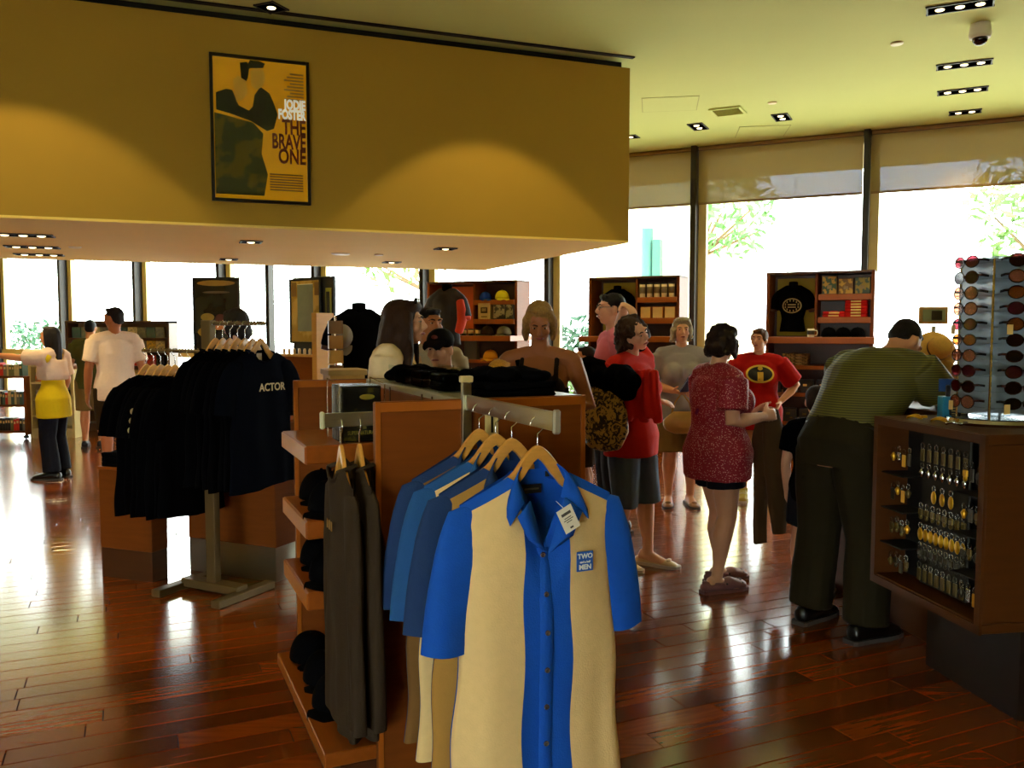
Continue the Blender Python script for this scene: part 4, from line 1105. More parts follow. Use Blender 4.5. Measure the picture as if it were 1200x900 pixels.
for k in range(7):
    x = -.53 + .062 * k
    hanger('pale wooden hanger on the lower rack arm', rl(x, 0, 1.38), WRZ - PI / 2 + .05 * (k % 3 - 1), 'hangers on the lower rack arm', top=.10, w=.19, th=.0065)
    t, o, r = tee('black tee on the lower arm of the rack', rl(x, 0, 1.313), WRZ - PI / 2 + .05 * (k % 3 - 1), BLACKF, 70 + k, 'black tees on the lower rack arm', .84)
    if k == 3:
        t['label'] = 'black tee with three pale round stickers on the lower rack arm'
        for i, (dx, dz) in enumerate(((.0, -.20), (.012, -.255), (-.004, -.31))):
            s = MB().lathe((0, 0, 0), [(.019, 0), (.019, .002), (.016, .003), (.001, .003)], 14).obj('sticker', mat('sticker_cream', (214, 190, 130), .5), t, (.275 + .01 * i, .026, dz)); s.rotation_euler = (-PI / 2, 0, 0)
# low box and taller fixture behind the rack
def kick_box(name, label, p, q, depth, h, kick, mtop=WOODH):
    d = q - p; a = math.atan2(d.y, d.x); L = d.length
    t = thing(name, label, 'cabinet', p, a)
    B('body', (L / 2, depth / 2, (h + kick) / 2), (L, depth, h - kick), WOOD, t); B('kick_panel', (L / 2, depth / 2, kick / 2), (L - .006, depth - .006, kick), STEEL if h > .8 else WOODD, t, .002)
    B('top', (L / 2, depth / 2, h + .008), (L + .01, depth + .01, .02), mtop, t)
    return t
a_, b_ = gp(119, 675, 0), gp(179, 683, 0)
kick_box('low_plinth', 'low narrow wooden display block with black tees beside the tee rack', a_, b_, .14, .70, .19)
d = (b_ - a_).normalized(); n_ = Vector((-d.y, d.x, 0))
for i in range(3): folded('folded black tee stacked on the low display box', a_ + d * .17 + n_ * .07 + Vector((0, 0, .719 + .03 * i)), math.atan2(d.y, d.x) + .02 * i, BLACKF, .29, .15, .03, 'black tees on the low box', 90 + i)
a_, b_ = gp(222, 668, 0), gp(324, 683, 0)
kick_box('display_cabinet', 'wooden cabinet with a steel kick panel behind the tee rack', a_, b_, .62, 1.0, .22)
d = (b_ - a_).normalized(); n_ = Vector((-d.y, d.x, 0))
for i in range(3): folded('folded black tee on the cabinet behind the tee rack', a_ + d * .42 + n_ * .32 + Vector((0, 0, 1.019 + .03 * i)), math.atan2(d.y, d.x), BLACKF, .28, .25, .03, 'black tees on the cabinet', 95 + i)

# ------------------------------------------------------------------ counter with key rings, sunglasses tower
near = dp(1158, 510, 3.31); cz = near.z; far = gp(1027, 487, cz)
CK = math.atan2(far.y - near.y, far.x - near.x) - PI / 2         # local +y runs away along the display side, +x to the right
cl0 = Vector((near.x, near.y, 0)); CLn = (Vector((far.x, far.y, 0)) - cl0).length
CX = Vector((math.cos(CK), math.sin(CK), 0)); CY = Vector((-math.sin(CK), math.cos(CK), 0))
def kl(x, y, z): return cl0 + CX * x + CY * y + Vector((0, 0, z))
KC = thing('sales_counter', 'cherry counter on a dark recessed base with an open key ring display', 'counter', cl0, CK)
zb = .40; Wd = 1.1
WDK = mat('counter_cherry', (80, 42, 10), .5, spec=.25, var=.2, scale=5, stretch=(1, 1, 8))
B('top', (Wd / 2, CLn / 2, cz - .02), (Wd, CLn, .04), WDK, KC); B('bottom', (Wd / 2, CLn / 2, zb + .02), (Wd, CLn, .04), WDK, KC)
B('front', (Wd / 2, .015, (cz + zb) / 2), (Wd, .03, cz - zb - .08), WDK, KC); B('back', (Wd / 2, CLn - .015, (cz + zb) / 2), (Wd, .03, cz - zb - .08), WDK, KC)
B('recess_back', (.16, CLn / 2, (cz + zb) / 2), (.02, CLn - .06, cz - zb - .08), mat('recess_black', (10, 8, 6), .7), KC, 0)
B('base', (Wd / 2 + .12, CLn / 2, zb / 2), (Wd - .24, CLn - .16, zb), mat('base_brown', (26, 12, 6), .5), KC, 0)
tr = MB()
tr.box((-.004, CLn / 2, cz - .02), (.012, CLn, .036)).box((-.004, CLn / 2, zb + .016), (.012, CLn, .036))
tr.box((-.004, .016, (cz + zb) / 2), (.012, .032, cz - zb)).box((-.004, CLn - .016, (cz + zb) / 2), (.012, .032, cz - zb)); tr.obj('face_trim', WDK, KC, fix=False)
peg = B('peg_panel', (.10, CLn * .5, (cz + zb) / 2), (.012, CLn * .42, cz - zb - .1), mat('peg_olive', (30, 26, 14), .6), KC)
for k in range(4):
    z = cz - .12 - .165 * k
    for y0, y1 in ((.04, CLn * .28), (CLn * .72, CLn - .04)): B('wire_shelf', (.08, (y0 + y1) / 2, z - .14), (.14, y1 - y0, .006), MATS['recess_black'], KC, 0)
GOLD = mat('gold_charm', (216, 160, 30), .3, .6); OLV = mat('olive_charm', (96, 78, 26), .4, .5); SILV = mat('silver_charm', (200, 200, 196), .2, 1); MIXD = mat('dark_charm', (60, 54, 40), .3, .6)
def keyring(label, pos, m, shape, group):
    t = thing('key_ring', label, 'key ring', pos, CK, group)
    MB().tube([(0, .012 * math.cos(a), .012 * math.sin(a) - .012) for a in [2 * PI * k / 10 for k in range(11)]], .0014, 5).obj('ring', SILV, t)
    if shape == 'oval': MB().ell((0, 0, -.052), (.006, .017, .029), None, 12, 8).obj('charm', m, t, smooth=True)
    elif shape == 'tag': MB().box((0, 0, -.055), (.006, .026, .055), 0, .002).obj('charm', m, t, fix=False)
    elif shape == 'drop': MB().tube([(0, 0, -.026), (0, 0, -.04), (0, 0, -.062)], [.004, .014, .006], 8, rnd=.5).obj('charm', m, t, smooth=True)
    else: MB().box((0, 0, -.042), (.01, .03, .03), 0, .004).ell((0, 0, -.064), (.008, .01, .012), None, 8, 6).obj('charm', m, t)
    return t
H0 = cz - .10; dh = (cz - zb - .16) / 6.4
rows_ = (('tag', OLV, 7, 'olive tag key ring on the top row of the peg panel'), ('drop', SILV, 7, 'silver key ring on the second row of the peg panel'), ('oval', GOLD, 3, 'yellow drop key ring on the sparse third row'),
         ('figure', OLV, 8, 'small brass figure key ring on the fourth row'), ('oval', GOLD, 9, 'bright gold oval key ring on the fifth row'), ('figure', MIXD, 9, 'mixed dark key ring on the sixth row'), ('tag', OLV, 8, 'gold brown tag key ring on the lowest row'))
for i, (shp, mm, n, lab) in enumerate(rows_):
    for k in range(n):
        y = CLn * .5 + (k - (n - 1) / 2) * (CLn * .38 / max(n - 1, 5))
        keyring(lab, kl(.084, y, H0 - dh * i * .92), mm, shp, 'key rings row %d' % (i + 1) if 0 else 'key rings on the peg panel')
rng = random.Random(8)
for side, (y0, y1) in (('near', (.07, CLn * .25)), ('far', (CLn * .75, CLn - .07))):
    for r in range(4):
        z = cz - .12 - .165 * r
        for k in range(4):
            y = lerp(y0, y1, k / 3.0)
            keyring('dark trinket key ring hanging at the %s side of the counter display' % ('man\'s' if side == 'far' else 'corner'), kl(.05, y, z - .01 - .01 * (k % 2)), rng.choice((GOLD, MIXD, SILV, MIXD, OLV)), rng.choice(('figure', 'drop', 'tag')), 'trinkets on the %s side' % ('far' if side == 'far' else 'corner'))
# second counter module beyond, where the man leans
m2 = thing('counter_wing', 'dark counter wing the man in the green polo leans over', 'counter', kl(.42, CLn + .02, 0), CK)
B('body', (.4, .62, .56), (.8, 1.2, 1.12), WDK, m2); B('top', (.4, .62, cz - .025), (.84, 1.24, .05), WDK, m2)
# sunglasses tower
sg = dp(1165, 495, 3.72); s0 = Vector((sg.x, sg.y, cz + .001)); SR = math.radians(8)
TW = thing('sunglasses_tower', 'square spinning tower of sunglasses on a round chrome base', 'display stand', s0, SR)
MB().lathe((0, 0, 0), [(.19, 0), (.195, .012), (.19, .026), (.175, .030), (.02, .032)], 36).obj('base', CHROME, TW, smooth=False)
hw = .105
ACG = mat('grey_acrylic', (120, 132, 136), .15, var=.1, scale=9)
see_through(ACG, .25, (.9, .96, 1, 1))
for k in range(4):
    a = k * PI / 2; c, s = math.cos(a), math.sin(a)
    MB().box((s * (hw - .004), -c * (hw - .004), .37), (2 * hw, .006, .66), a).obj('panel', ACG, TW, fix=False)
    MB().tube([(c * hw + s * hw, s * hw - c * hw, .03), (c * hw + s * hw, s * hw - c * hw, .70)], .005, 8).obj('corner_rod', CHROME, TW)
    for r in range(10): MB().box((s * (hw + .012), -c * (hw + .012), .075 + .068 * r), (2 * hw - .01, .03, .003), a).obj('ledge', ACG, TW, fix=False)
B('top_plate', (0, 0, .705), (.225, .225, .01), ACG, TW)
LENS = [mat('lens_%d' % i, c, .06, var=.25, scale=14, spec=.8) for i, c in enumerate(((24, 12, 12), (120, 60, 30), (70, 26, 36), (14, 12, 14), (150, 92, 70)))]
for _i, _c in enumerate(((.3, .12, .1, 1), (.9, .5, .2, 1), (.6, .2, .25, 1), (.15, .12, .14, 1), (.9, .55, .4, 1))): see_through(LENS[_i], .5, _c)
FRM = [mat('frame_%d' % i, c, .25) for i, c in enumerate(((14, 10, 10), (52, 22, 14), (30, 10, 16)))]
def sunglasses(label, pos, rz, lm, fm, group, hh=.021):
    t = thing('sunglasses', label, 'sunglasses', pos, rz, group)
    fr = MB()
    for x in (-1, 1):
        rim = [(x * .040 + .036 * math.cos(a), -.006 + .008 * abs(x * .040 + .036 * math.cos(a)) / .076, hh * math.sin(a)) for a in [2 * PI * k / 14 for k in range(15)]]
        fr.tube(rim, .0028, 5)
        MB().loft([[Vector((p[0], p[1] + dy, p[2])) for p in rim[:-1]] for dy in (-.001, .001)]).obj('lens', lm, t)
        MB().tube([(x * .076, .002, .008), (x * .078, .02, .008), (x * .07, .06, .004), (x * .062, .075, -.018)], [(.003, .006)] * 4, 6).obj('temple', fm, t, smooth=True)
    fr.tube([(-.008, -.008, .004), (0, -.010, .007), (.008, -.008, .004)], .003, 5); fr.obj('frame', fm, t)
    return t
rng = random.Random(2)
tint = ('near-black', 'amber', 'wine', 'black', 'bronze')
for k, fn in ((0, 'wider lit'), (3, 'narrow left'), (1, 'hidden right'), (2, 'rear')):
    if k in (1, 2): continue
    a = SR + k * PI / 2
    d = Vector((math.sin(a), -math.cos(a), 0))
    for r in range(10):
        li = (0, 4, 1, 2, 1, 0, 3, 2, 0, 3)[9 - r] if k == 0 else rng.randrange(5)
        q = s0 + d * (hw + .052) + Vector((0, 0, .098 + .066 * r))
        g = sunglasses('%s sunglasses on the %s face of the tower' % (tint[li], fn), q, a, LENS[li], FRM[rng.randrange(3)], 'sunglasses on the tower', .023 + .004 * rng.random())
        if r in (0, 5): B('price_tag', (-.066, -.004, -.022), (.026, .002, .04), mat('tag_cream', (224, 190, 110), .6), g, 0)
# small goods on the counter
sgn = thing('counter_sign', 'small black sign with rows of pale print beside the sunglasses tower', 'sign', kl(.24, .50, cz + .001), CK - .35)
sgn.rotation_euler = (-.12, 0, CK - .2)
B('plate', (0, 0, .045), (.085, .004, .085), mat('sign_black', (14, 12, 8), .35), sgn, .001); B('foot', (0, .02, .003), (.07, .05, .006), BLACKP, sgn, 0)
for r in range(6):
    for c in range(2): B('print_line', (-.019 + .038 * c, -.003, .078 - .012 * r), (.03 - .004 * ((r + c) % 3), .001, .004), mat('pale_ink', (150, 130, 70), .6), sgn, 0)
bx = thing('blue_display_box', 'small teal and white display box behind the counter sign', 'box', kl(.27, .60, cz + .001), CK - .2)
TB = mat('teal_card', (40, 130, 170), .4)
B('tray', (0, 0, .05), (.10, .06, .10), TB, bx); B('header', (0, .02, .15), (.10, .006, .06), mat('navy_card', (20, 60, 120), .4), bx); B('white_panel', (.025, -.001, .12), (.04, .05, .045), WHITEP, bx); B('black_figure', (-.02, -.01, .125), (.018, .02, .055), BLACKP, bx)
for i, (x, y, mm, lab) in enumerate(((.09, .60, GOLD, 'gold bracelet charm lying on the counter edge'), (.12, .47, GOLD, 'gold tagged trinket on the counter by the sign'), (.10, .34, SILV, 'silver trinket on the counter near its corner'))):
    t = thing('trinket', lab, 'trinket', kl(x, y, cz + .001), CK)
    MB().tube([(.03 * math.cos(a), .03 * math.sin(a), .008 + .006 * math.sin(2 * a)) for a in [2 * PI * k / 16 for k in range(17)]], .006, 6).obj('loop', mm, t, smooth=True)
    B('tag', (.02, -.035, .012), (.03, .022, .012), mm, t, .003)
# hat stand beyond the counter
hs = dp(1094, 385, 6.6); hs.z = 0
HS = thing('hat_stand', 'hat stand with a small framed card on top behind the sunglasses tower', 'hat stand', hs, 0)
MB().tube([(0, 0, .02), (0, 0, 1.62)], .015, 10).obj('pole', STEEL, HS); MB().lathe((0, 0, 0), [(.2, 0), (.2, .015), (.03, .03)], 24).obj('base', STEEL, HS)
fr = B('card_frame', (-.01, -.01, 1.70), (.22, .02, .13), mat('card_tan', (200, 160, 80), .6), HS); B('card', (-.01, -.022, 1.70), (.17, .004, .09), mat('card_green', (150, 160, 110), .5), fr, 0); B('card_print', (.01, -.025, 1.70), (.08, .003, .07), mat('card_dark', (50, 46, 30), .5), fr, 0)
STRAW = mat('straw', (214, 170, 84), .8, scale=60, bump=.3, bscale=200)
def brim_hat(label, pos, m, r=.17, tilt=0.0):
    t = thing('brimmed_hat', label, 'hat', pos, 0, None); t.rotation_euler = (tilt, .1, 0)
    MB().lathe((0, 0, 0), [(r, -.012), (r * .8, 0), (r * .55, .006), (r * .53, .05), (r * .48, .09), (r * .3, .108), (.002, .104)], 28).obj('crown', m, t, smooth=True)
    MB().lathe((0, 0, 0), [(r * .56, .012), (r * .56, .03)], 28, False).obj('band', WOODD, t); return t
for i, (dx, z, tl, mm, lab) in enumerate(((-.03, 1.44, 1.15, STRAW, 'pale straw hat tilted toward the room on the hat stand'), (.0, 1.26, 1.1, TANL, 'tan brimmed hat below the straw hat on the stand'), (.02, 1.08, 1.1, STRAW, 'lowest straw hat on the hat stand'))):
    brim_hat(lab, (hs.x + dx, hs.y - .13, z), mm, .155, tl)

# ------------------------------------------------------------------ shelf units by the glass
GOLDBK = mat('gold_back', (190, 156, 30), .7); ORBK = mat('orange_back', (214, 92, 16), .6)
UZ = 2.29
def unit(label, t0, n, w, split, back):
    o = wp(t0, n); U = thing('shelf_unit', label, 'shelf unit', o, WRZ)
    dpt = .42
    B('back_panel', (w / 2, dpt - .01, UZ / 2), (w, .02, UZ), WOODD, U)
    for x in (.02, w - .02): B('side_panel', (x, dpt / 2, UZ / 2), (.04, dpt, UZ), WOOD, U)
    B('divider', (split, dpt / 2 + .02, (UZ + 1.46) / 2), (.03, dpt - .04, UZ - 1.46), WOOD, U); B('top_rail', (w / 2, dpt / 2, UZ - .015), (w, dpt, .03), WOODD, U)
    B('back_insert', (split / 2 + .02, dpt - .024, 1.87), (split - .10, .008, .72), back, U, 0)
    for z in (2.01, 1.735): B('shelf', ((split + w) / 2 + .0, dpt / 2 - .04, z - .035), (w - split - .07, dpt, .07), WOODE, U)
    B('ledge', (w / 2, dpt / 2 - .14, 1.46), (w + .06, dpt + .28, .075), WOODE, U)
    for z in (1.13, .80, .45): B('shelf', (w / 2, dpt / 2 - .06, z), (w - .09, dpt + .1, .05), WOODE, U)
    B('base', (w / 2, dpt / 2 - .06, .13), (w - .02, dpt + .12, .26), WOOD, U); B('kick', (w / 2, dpt / 2 - .06, .015), (w - .06, dpt + .06, .03), WOODD, U)
    return U, (lambda x, y, z: o + WX * x + WY * y + Vector((0, 0, z)))
UN = -1.0
# unit by the green polo man
t0 = wt(896, UN); w3 = wt(1022, UN) - t0
U3, ul = unit('cherry shelf unit with a gold-backed tee display behind the green polo man', t0, UN, w3, w3 * .47, GOLDBK)
tf, to = torso_form('black tee form with a pale ring emblem in the gold-backed bay', ul(w3 * .24, .16, 1.50), WRZ, BLACKF, .06, sc=.93, pole=False)
PALEE = mat('pale_emblem', (150, 134, 96), .7)
on = lambda part, pts, mm, x, z, nm, off=.004: on_front(None, part, x, z, mm, nm, pts, off, back=True)
def ring_emblem(part, z, r, mm):
    on(part, [[(q * math.cos(2 * PI * k / 30), q * .8 * math.sin(2 * PI * k / 30)) for k in range(31)] for q in (r * .86, r)], mm, 0, z, 'emblem_ring')
    for k in range(12):
        a = 2 * PI * (k + .5) / 12; on(part, [[(r * .68 * math.cos(a) + i * .012, r * .56 * math.sin(a) + j * .012) for i in (-.5, .5)] for j in (-1, 1)], mm, 0, z, 'emblem_mark')
    on(part, [[(i * r * .42, j * .007) for i in (-1, -.3, .3, 1)] for j in (-1, 1)], mm, 0, z + .012, 'emblem_bar'); on(part, [[(i * r * .42, j * .007) for i in (-1, -.3, .3, 1)] for j in (-1, 1)], mm, 0, z - .018, 'emblem_bar')
for i in range(3):
    box_item('boxed_toy', ('tall gold and green boxed toy beside the tee bay', 'wide gold and white boxed toy in the middle of the shelf', 'dark teal boxed toy at the shelf end')[i], 'boxed toy', ul(w3 * (.59 + .15 * i), .10, 2.011), WRZ, (.17, .10, (.22, .19, .20)[i]),
             mat('toy_box_%d' % i, ((120, 90, 40), (70, 44, 24), (40, 56, 50))[i], .5), pattern('toy_cover_%d' % i, ((190, 150, 60), (200, 160, 60), (60, 84, 76))[i], ((60, 90, 70), (120, 90, 40), (160, 140, 60))[i], 'noise', 16, .5, .5), 'boxed toys on the top shelf', accents=((0, .4, .3, .2, PALEE),))
REDC = CL('red_fold', (196, 24, 30)); RPR = mat('pale_gold_print', (232, 196, 130), .7)
for i in range(2): folded('red folded tee with pale print in the short stack', ul(w3 * .64, .10, 1.736 + .035 * i), WRZ + .05 * i, REDC, .26, .26, .034, 'short stack of red tees', i, print_m=RPR)
for i in range(6): folded('red folded tee with pale print in the tall stack', ul(w3 * .84, .10, 1.736 + .034 * i), WRZ, REDC, .25, .26, .033, 'tall stack of red tees', 7 + i, print_m=RPR)
for i in range(3): cap('black cap on the ledge under the red tees', ul(w3 * (.60 + .13 * i), -.02, 1.498), WRZ + .2, BLACKF, 'black caps under the red tees')
mug('white mug with a dark print on the ledge below the tee form', ul(w3 * .455, -.22, 1.498), WRZ, WHITEP, .1, .042, band=mat('mug_print', (70, 64, 50), .5))
for i in range(4): folded('beige patterned folded tee in the stack below the ledge', ul(w3 * .30, .0, 1.156 + .036 * i), WRZ, pattern('beige_pattern', (150, 120, 76), (90, 66, 36), 'noise', 40), .30, .27, .035, 'beige tees below the ledge', 20 + i)
for j, z in enumerate((.826, .476)):
    for i in range(5): box_item('gift_box', ('small black gift box with gold print on the lower shelf', 'small black gift box with gold print on the bottom shelf')[j], 'box', ul(.14 + .19 * i, -.12, z), WRZ, (.15, .12, .16), mat('gift_black', (14, 11, 9), .4), None, ('gift boxes lower', 'gift boxes bottom')[j], accents=((-.1, .6, .3, .16, RPR if j == 0 else OLV), (.15, .3, .2, .1, OLV)))
# unit in the middle
t0 = wt(689, UN); w2 = wt(795, UN) - t0
U2, ul = unit('cherry shelf unit with a row of lidded cups and a gold-backed tee', t0, UN, w2, w2 * .53, GOLDBK)
tf2, to2 = torso_form('black tee form with a red round emblem near the lidded cups', ul(w2 * .29, .14, 1.50), WRZ, BLACKF, .06, sc=.93, pole=False)
for i in range(5): mug('pale lidded cup with vertical print on the shelf', ul(w2 * (.60 + .078 * i), .02, 2.011), WRZ, mat('cup_cream', (206, 186, 150), .5), .17, .04, 'lidded cups', 'lidded_cup', False, mat('cup_print', (120, 100, 70), .5))
for i in range(3): box_item('gift_box', 'orange boxed gift on the shelf under the lidded cups', 'box', ul(w2 * (.64 + .13 * i), .05, 1.736), WRZ, (.14, .1, .15), mat('gift_orange', (200, 110, 30), .5), RPR, 'orange gifts')
for i in range(5): box_item('gift_box', 'brown gift box on the low shelf under the cup shelf unit', 'box', ul(.14 + .2 * i, -.1, .826), WRZ, (.15, .12, .2), mat('gift_brown', (70, 40, 18), .5), OLV, 'brown gifts')
# left unit with the caps
t1 = wt(606, UN); w1 = 1.5
U1, ul = unit('cherry shelf unit with an orange back and coloured caps', t1 - w1, UN, w1, w1 * .52, ORBK)
cap('bright blue baseball cap on the top shelf', ul(w1 * .66, .0, 2.011), WRZ + .5, CL('cap_blue', (30, 60, 160))); cap('yellow baseball cap beside the blue cap', ul(w1 * .84, .0, 2.011), WRZ + .6, CL('cap_yellow', (206, 186, 30)), s=1.15)
box_item('souvenir_box', 'cream box with a dark shield emblem on the cap shelf unit', 'box', ul(w1 * .66, .0, 1.736), WRZ, (.20, .08, .23), mat('cream_card', (206, 180, 120), .6), None, accents=((0, .55, .55, .36, mat('shield_dark', (60, 40, 24), .6)), (0, .57, .36, .2, mat('cream_card', (206, 180, 120), .6)), (0, .15, .5, .06, OLV)))
for i in range(2): box_item('souvenir_box', ('dark glossy picture box beside the cream emblem box', 'thin dark picture box at the shelf end')[i], 'box', ul(w1 * (.82 + .11 * i), .0, 1.736), WRZ, (.2 - .08 * i, .08, .21), mat('dark_card', (36, 34, 26), .3), pattern('picture_cover', (60, 56, 40), (150, 140, 100), 'noise', 14, .3))
for i in range(3): mug('dark mug in the row left of the cream emblem box', ul(w1 * (.55 + .018 * 1) - .12 * i + .06, -.08, 1.498), WRZ, mat('mug_dark', (44, 30, 22), .3), .1, .042, 'dark mugs', band=RPR)
cap('dark brown cap on the ledge of the orange-backed unit', ul(w1 * .70, -.06, 1.498), WRZ + .3, CL('cap_brown', (50, 34, 22)), s=1.15); cap('grey green cap on the ledge of the orange-backed unit', ul(w1 * .88, -.06, 1.498), WRZ - .3, CL('cap_grey', (104, 98, 74)), s=1.15)
cap('orange yellow cap on the lower shelf of the orange-backed unit', ul(w1 * .75, -.10, 1.156), WRZ, CL('cap_orange', (220, 150, 30)), s=1.2)
box_item('souvenir_box', 'grey green framed box on the lower shelf of the orange-backed unit', 'box', ul(w1 * .55, -.10, 1.156), WRZ, (.2, .1, .27), mat('grey_frame', (90, 86, 60), .5), mat('grey_face', (60, 58, 42), .4))
jf, jo = torso_form('dark jacket form with an orange sleeve before the orange-backed unit', Vector((dp(524, 385, 10.6).x, 10.6, 0)), WRZ - .1, mat('jacket_dark', (34, 32, 26), .8), 1.40, sc=1.12, jacket=mat('jacket_orange', (210, 60, 20), .7))
MB().tube([(.235, -.05, 1.93), (.265, -.06, 1.82), (.275, -.07, 1.70), (.25, -.10, 1.56)], [.05, .06, .06, .05], 12, rnd=.4).obj('orange_sleeve', mat('jacket_orange', (190, 62, 16), .8), jf, smooth=True)
# small wooden pedestal beside the right-hand unit
pd = gp(953, 538, 0) + Vector((0, -.9, 0)); pd.z = 0
t = thing('wood_pedestal', 'narrow pale-topped pedestal standing left of the green polo man', 'pedestal', pd, WRZ)
B('body', (0, 0, .46), (.18, .3, .92), WOOD, t); B('top', (0, 0, .935), (.2, .32, .03), mat('pale_top', (230, 200, 140), .4), t)

# ------------------------------------------------------------------ far left: media shelf, beige shelf, book cart
def shelf_case(name, label, px0, px1, ztop, Y, rows, m, depth=.35, back=None, base=.3, legs=False):
    a, b = dp(px0, 385, Y), dp(px1, 385, Y); w = b.x - a.x
    o = Vector((a.x, Y, 0)); U = thing(name, label, 'shelf', o, 0)
    for x in (.02, w - .02): B('side_panel', (x, depth / 2, (ztop + (.06 if legs else 0)) / 2), (.04, depth, ztop - (.06 if legs else 0)), m, U)
    if back: B('back_panel', (w / 2, depth - .01, ztop / 2), (w - .08, .02, ztop - .02), back, U)
    for z in rows: B('shelf', (w / 2, depth / 2, z), (w - .08, depth, .03), m, U)
    if base > 0: B('base', (w / 2, depth / 2, base / 2), (w - .08, depth - .02, base), m, U)
    return U, o, w
MZ = lambda y, Y: CAMZ - (y - 385) * Y / FPX
Ym = 13.4
rws = [MZ(y, Ym) for y in (397, 413, 430, 447.5, 463.5, 480)]
U, o, w = shelf_case('media_shelf', 'tall wooden media shelf packed with colourful cases behind the white polo man', 76, 198, MZ(376, Ym), Ym, rws, WOODD, .35, mat('media_back', (110, 74, 40), .7), .12)
B('top_rail', (w / 2, .175, MZ(376, Ym) - .02), (w, .35, .04), WOODD, U)
rng = random.Random(12)
PAL = {'cream': (206, 184, 130), 'olive': (110, 108, 60), 'red': (206, 44, 26), 'orange': (220, 120, 40), 'grey': (120, 116, 96), 'black': (30, 26, 22), 'yellow': (214, 170, 60), 'teal': (70, 96, 84)}
def case_row(o, w, z, h, cw, cols, row, y=.10, where='media shelf'):
    x = .06
    while x + cw < w - .05:
        c = rng.choice(cols)
        box_item('disc_case', '%s case on the %s row of the %s' % (c, row, where), 'case', o + Vector((x + cw / 2, y, z + .016)), 0, (cw * .92, .03, h), mat('case_' + c, PAL[c], .4),
                 pattern('cover_' + c, PAL[c], tuple(min(255, int(v * .55 + 40)) for v in PAL[c]), 'noise', 24, .4), '%s cases, %s row' % (where, row))
        x += cw
for i, (cols, rn) in enumerate(((('cream', 'olive', 'grey', 'teal', 'cream'), 'top'), (('cream', 'yellow', 'grey', 'cream'), 'second'), (('red', 'orange', 'red', 'cream', 'black'), 'third'), (('cream', 'yellow', 'grey', 'orange'), 'fourth'), (('red', 'black', 'red', 'grey'), 'fifth'), (('red', 'red', 'orange'), 'lowest'))):
    case_row(o, w, rws[i], .165, .145, cols, rn)
Yb = 12.5
rwb = [MZ(y, Yb) for y in (429, 449, 470, 488)]
U, o, w = shelf_case('beige_shelf', 'beige painted shelf with a few small goods behind the pointing woman', 31, 84, MZ(428, Yb), Yb, rwb, mat('beige_paint', (190, 168, 110), .6), .4, mat('beige_paint', (190, 168, 110), .6), .14)
for i, (cols, rn, hh) in enumerate(((('yellow', 'olive', 'teal'), 'top', .15), (('black', 'grey', 'orange'), 'second', .10), (('black', 'cream', 'black'), 'third', .14))):
    case_row(o, w, rwb[i], hh, .10, cols, rn, .08, 'beige shelf')
Yc = 12.4
U, o, w = shelf_case('book_cart', 'open wooden book cart on castors in front of the bright window', -36, 28, MZ(441, Yc), Yc, [MZ(y, Yc) for y in (442, 476, 507)], WOOD, .35, None, 0, True)
for x in (.05, w - .05):
    for y in (.05, .30): MB().lathe((x, y, 0), [(.01, 0), (.04, .015), (.04, .045), (.01, .06)], 12).obj('castor', BLACKP, U)
for i, (yy, rn, hh) in enumerate(((442, 'top', .18), (476, 'middle', .20), (507, 'lowest', .19))):
    x = .06
    while x < w - .10:
        c = rng.choice(('black', 'grey', 'teal', 'red', 'cream', 'black', 'olive'))
        tk = rng.uniform(.025, .05); h = hh * rng.uniform(.85, 1.05)
        t = thing('book', '%s book standing on the %s shelf of the book cart' % (c, rn), 'book', o + Vector((x + tk / 2, .14, MZ(yy, Yc) + .016)), 0, 'books on the %s cart shelf' % rn)
        B('cover', (0, 0, h / 2), (tk, .16, h), mat('book_' + c, PAL[c], .5), t, .002); B('spine_print', (0, -.081, h * .7), (tk * .6, .002, h * .2), RPR, t, 0)
        x += tk + .004

# ------------------------------------------------------------------ posters
def frame_poster(name, label, c, rz, w, h, art, post=0.0, th=.035):
    t = thing(name, label, 'poster', c, rz)     # c: middle of the bottom edge
    for x in (-w / 2 + .0125, w / 2 - .0125): B('frame_bar', (x, 0, h / 2), (.025, th, h), BLACKP, t, .002)
    for z in (.0125, h - .0125): B('frame_bar', (0, 0, z), (w - .05, th, .025), BLACKP, t, .002)
    B('sheet', (0, .004, h / 2), (w - .05, .012, h - .05), art, t, 0)
    if post: 
        for x in (-.18, .18): B('stand_leg', (x, .035, -post / 2 + .15), (.03, .03, post + .30), DBRONZE, t, 0)
        B('stand_foot', (0, .03, -post + .012), (.5, .4, .024), DBRONZE, t, 0)
    return t
# amber film poster on the soffit
fc = c0 - SV * .022
fx0 = lambda px: ((px - 600) / FPX * fc.y - fc.x) / (SU.x - (px - 600) / FPX * SU.y)
sa_, sb_ = fx0(252.5), fx0(367); pw = sb_ - sa_
pc = fc + SU * ((sa_ + sb_) / 2)
zt_ = dp(309, 67.5, pc.y).z; zb_ = dp(309, 238, pc.y).z
art = mat('amber_print', (236, 160, 16), .12, var=.35, scale=2.2, coat=.8, spec=.6, emit=.16, ecol=rgb(236, 150, 10))  # slight emission added to the printed sheet to lift it above the soffit
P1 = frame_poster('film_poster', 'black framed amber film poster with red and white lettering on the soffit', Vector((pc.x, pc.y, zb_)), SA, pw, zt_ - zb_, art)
ph = zt_ - zb_
DK = mat('print_black', (16, 12, 8), .25); AM = mat('print_pale_amber', (236, 178, 60), .25); OLVP = mat('print_olive', (110, 88, 16), .25)
def pprint(nm, pts, m, y=-.004): return MB().prism([(x * pw, z * ph) for x, z in pts], y - .0008, y).obj(nm, m, P1)
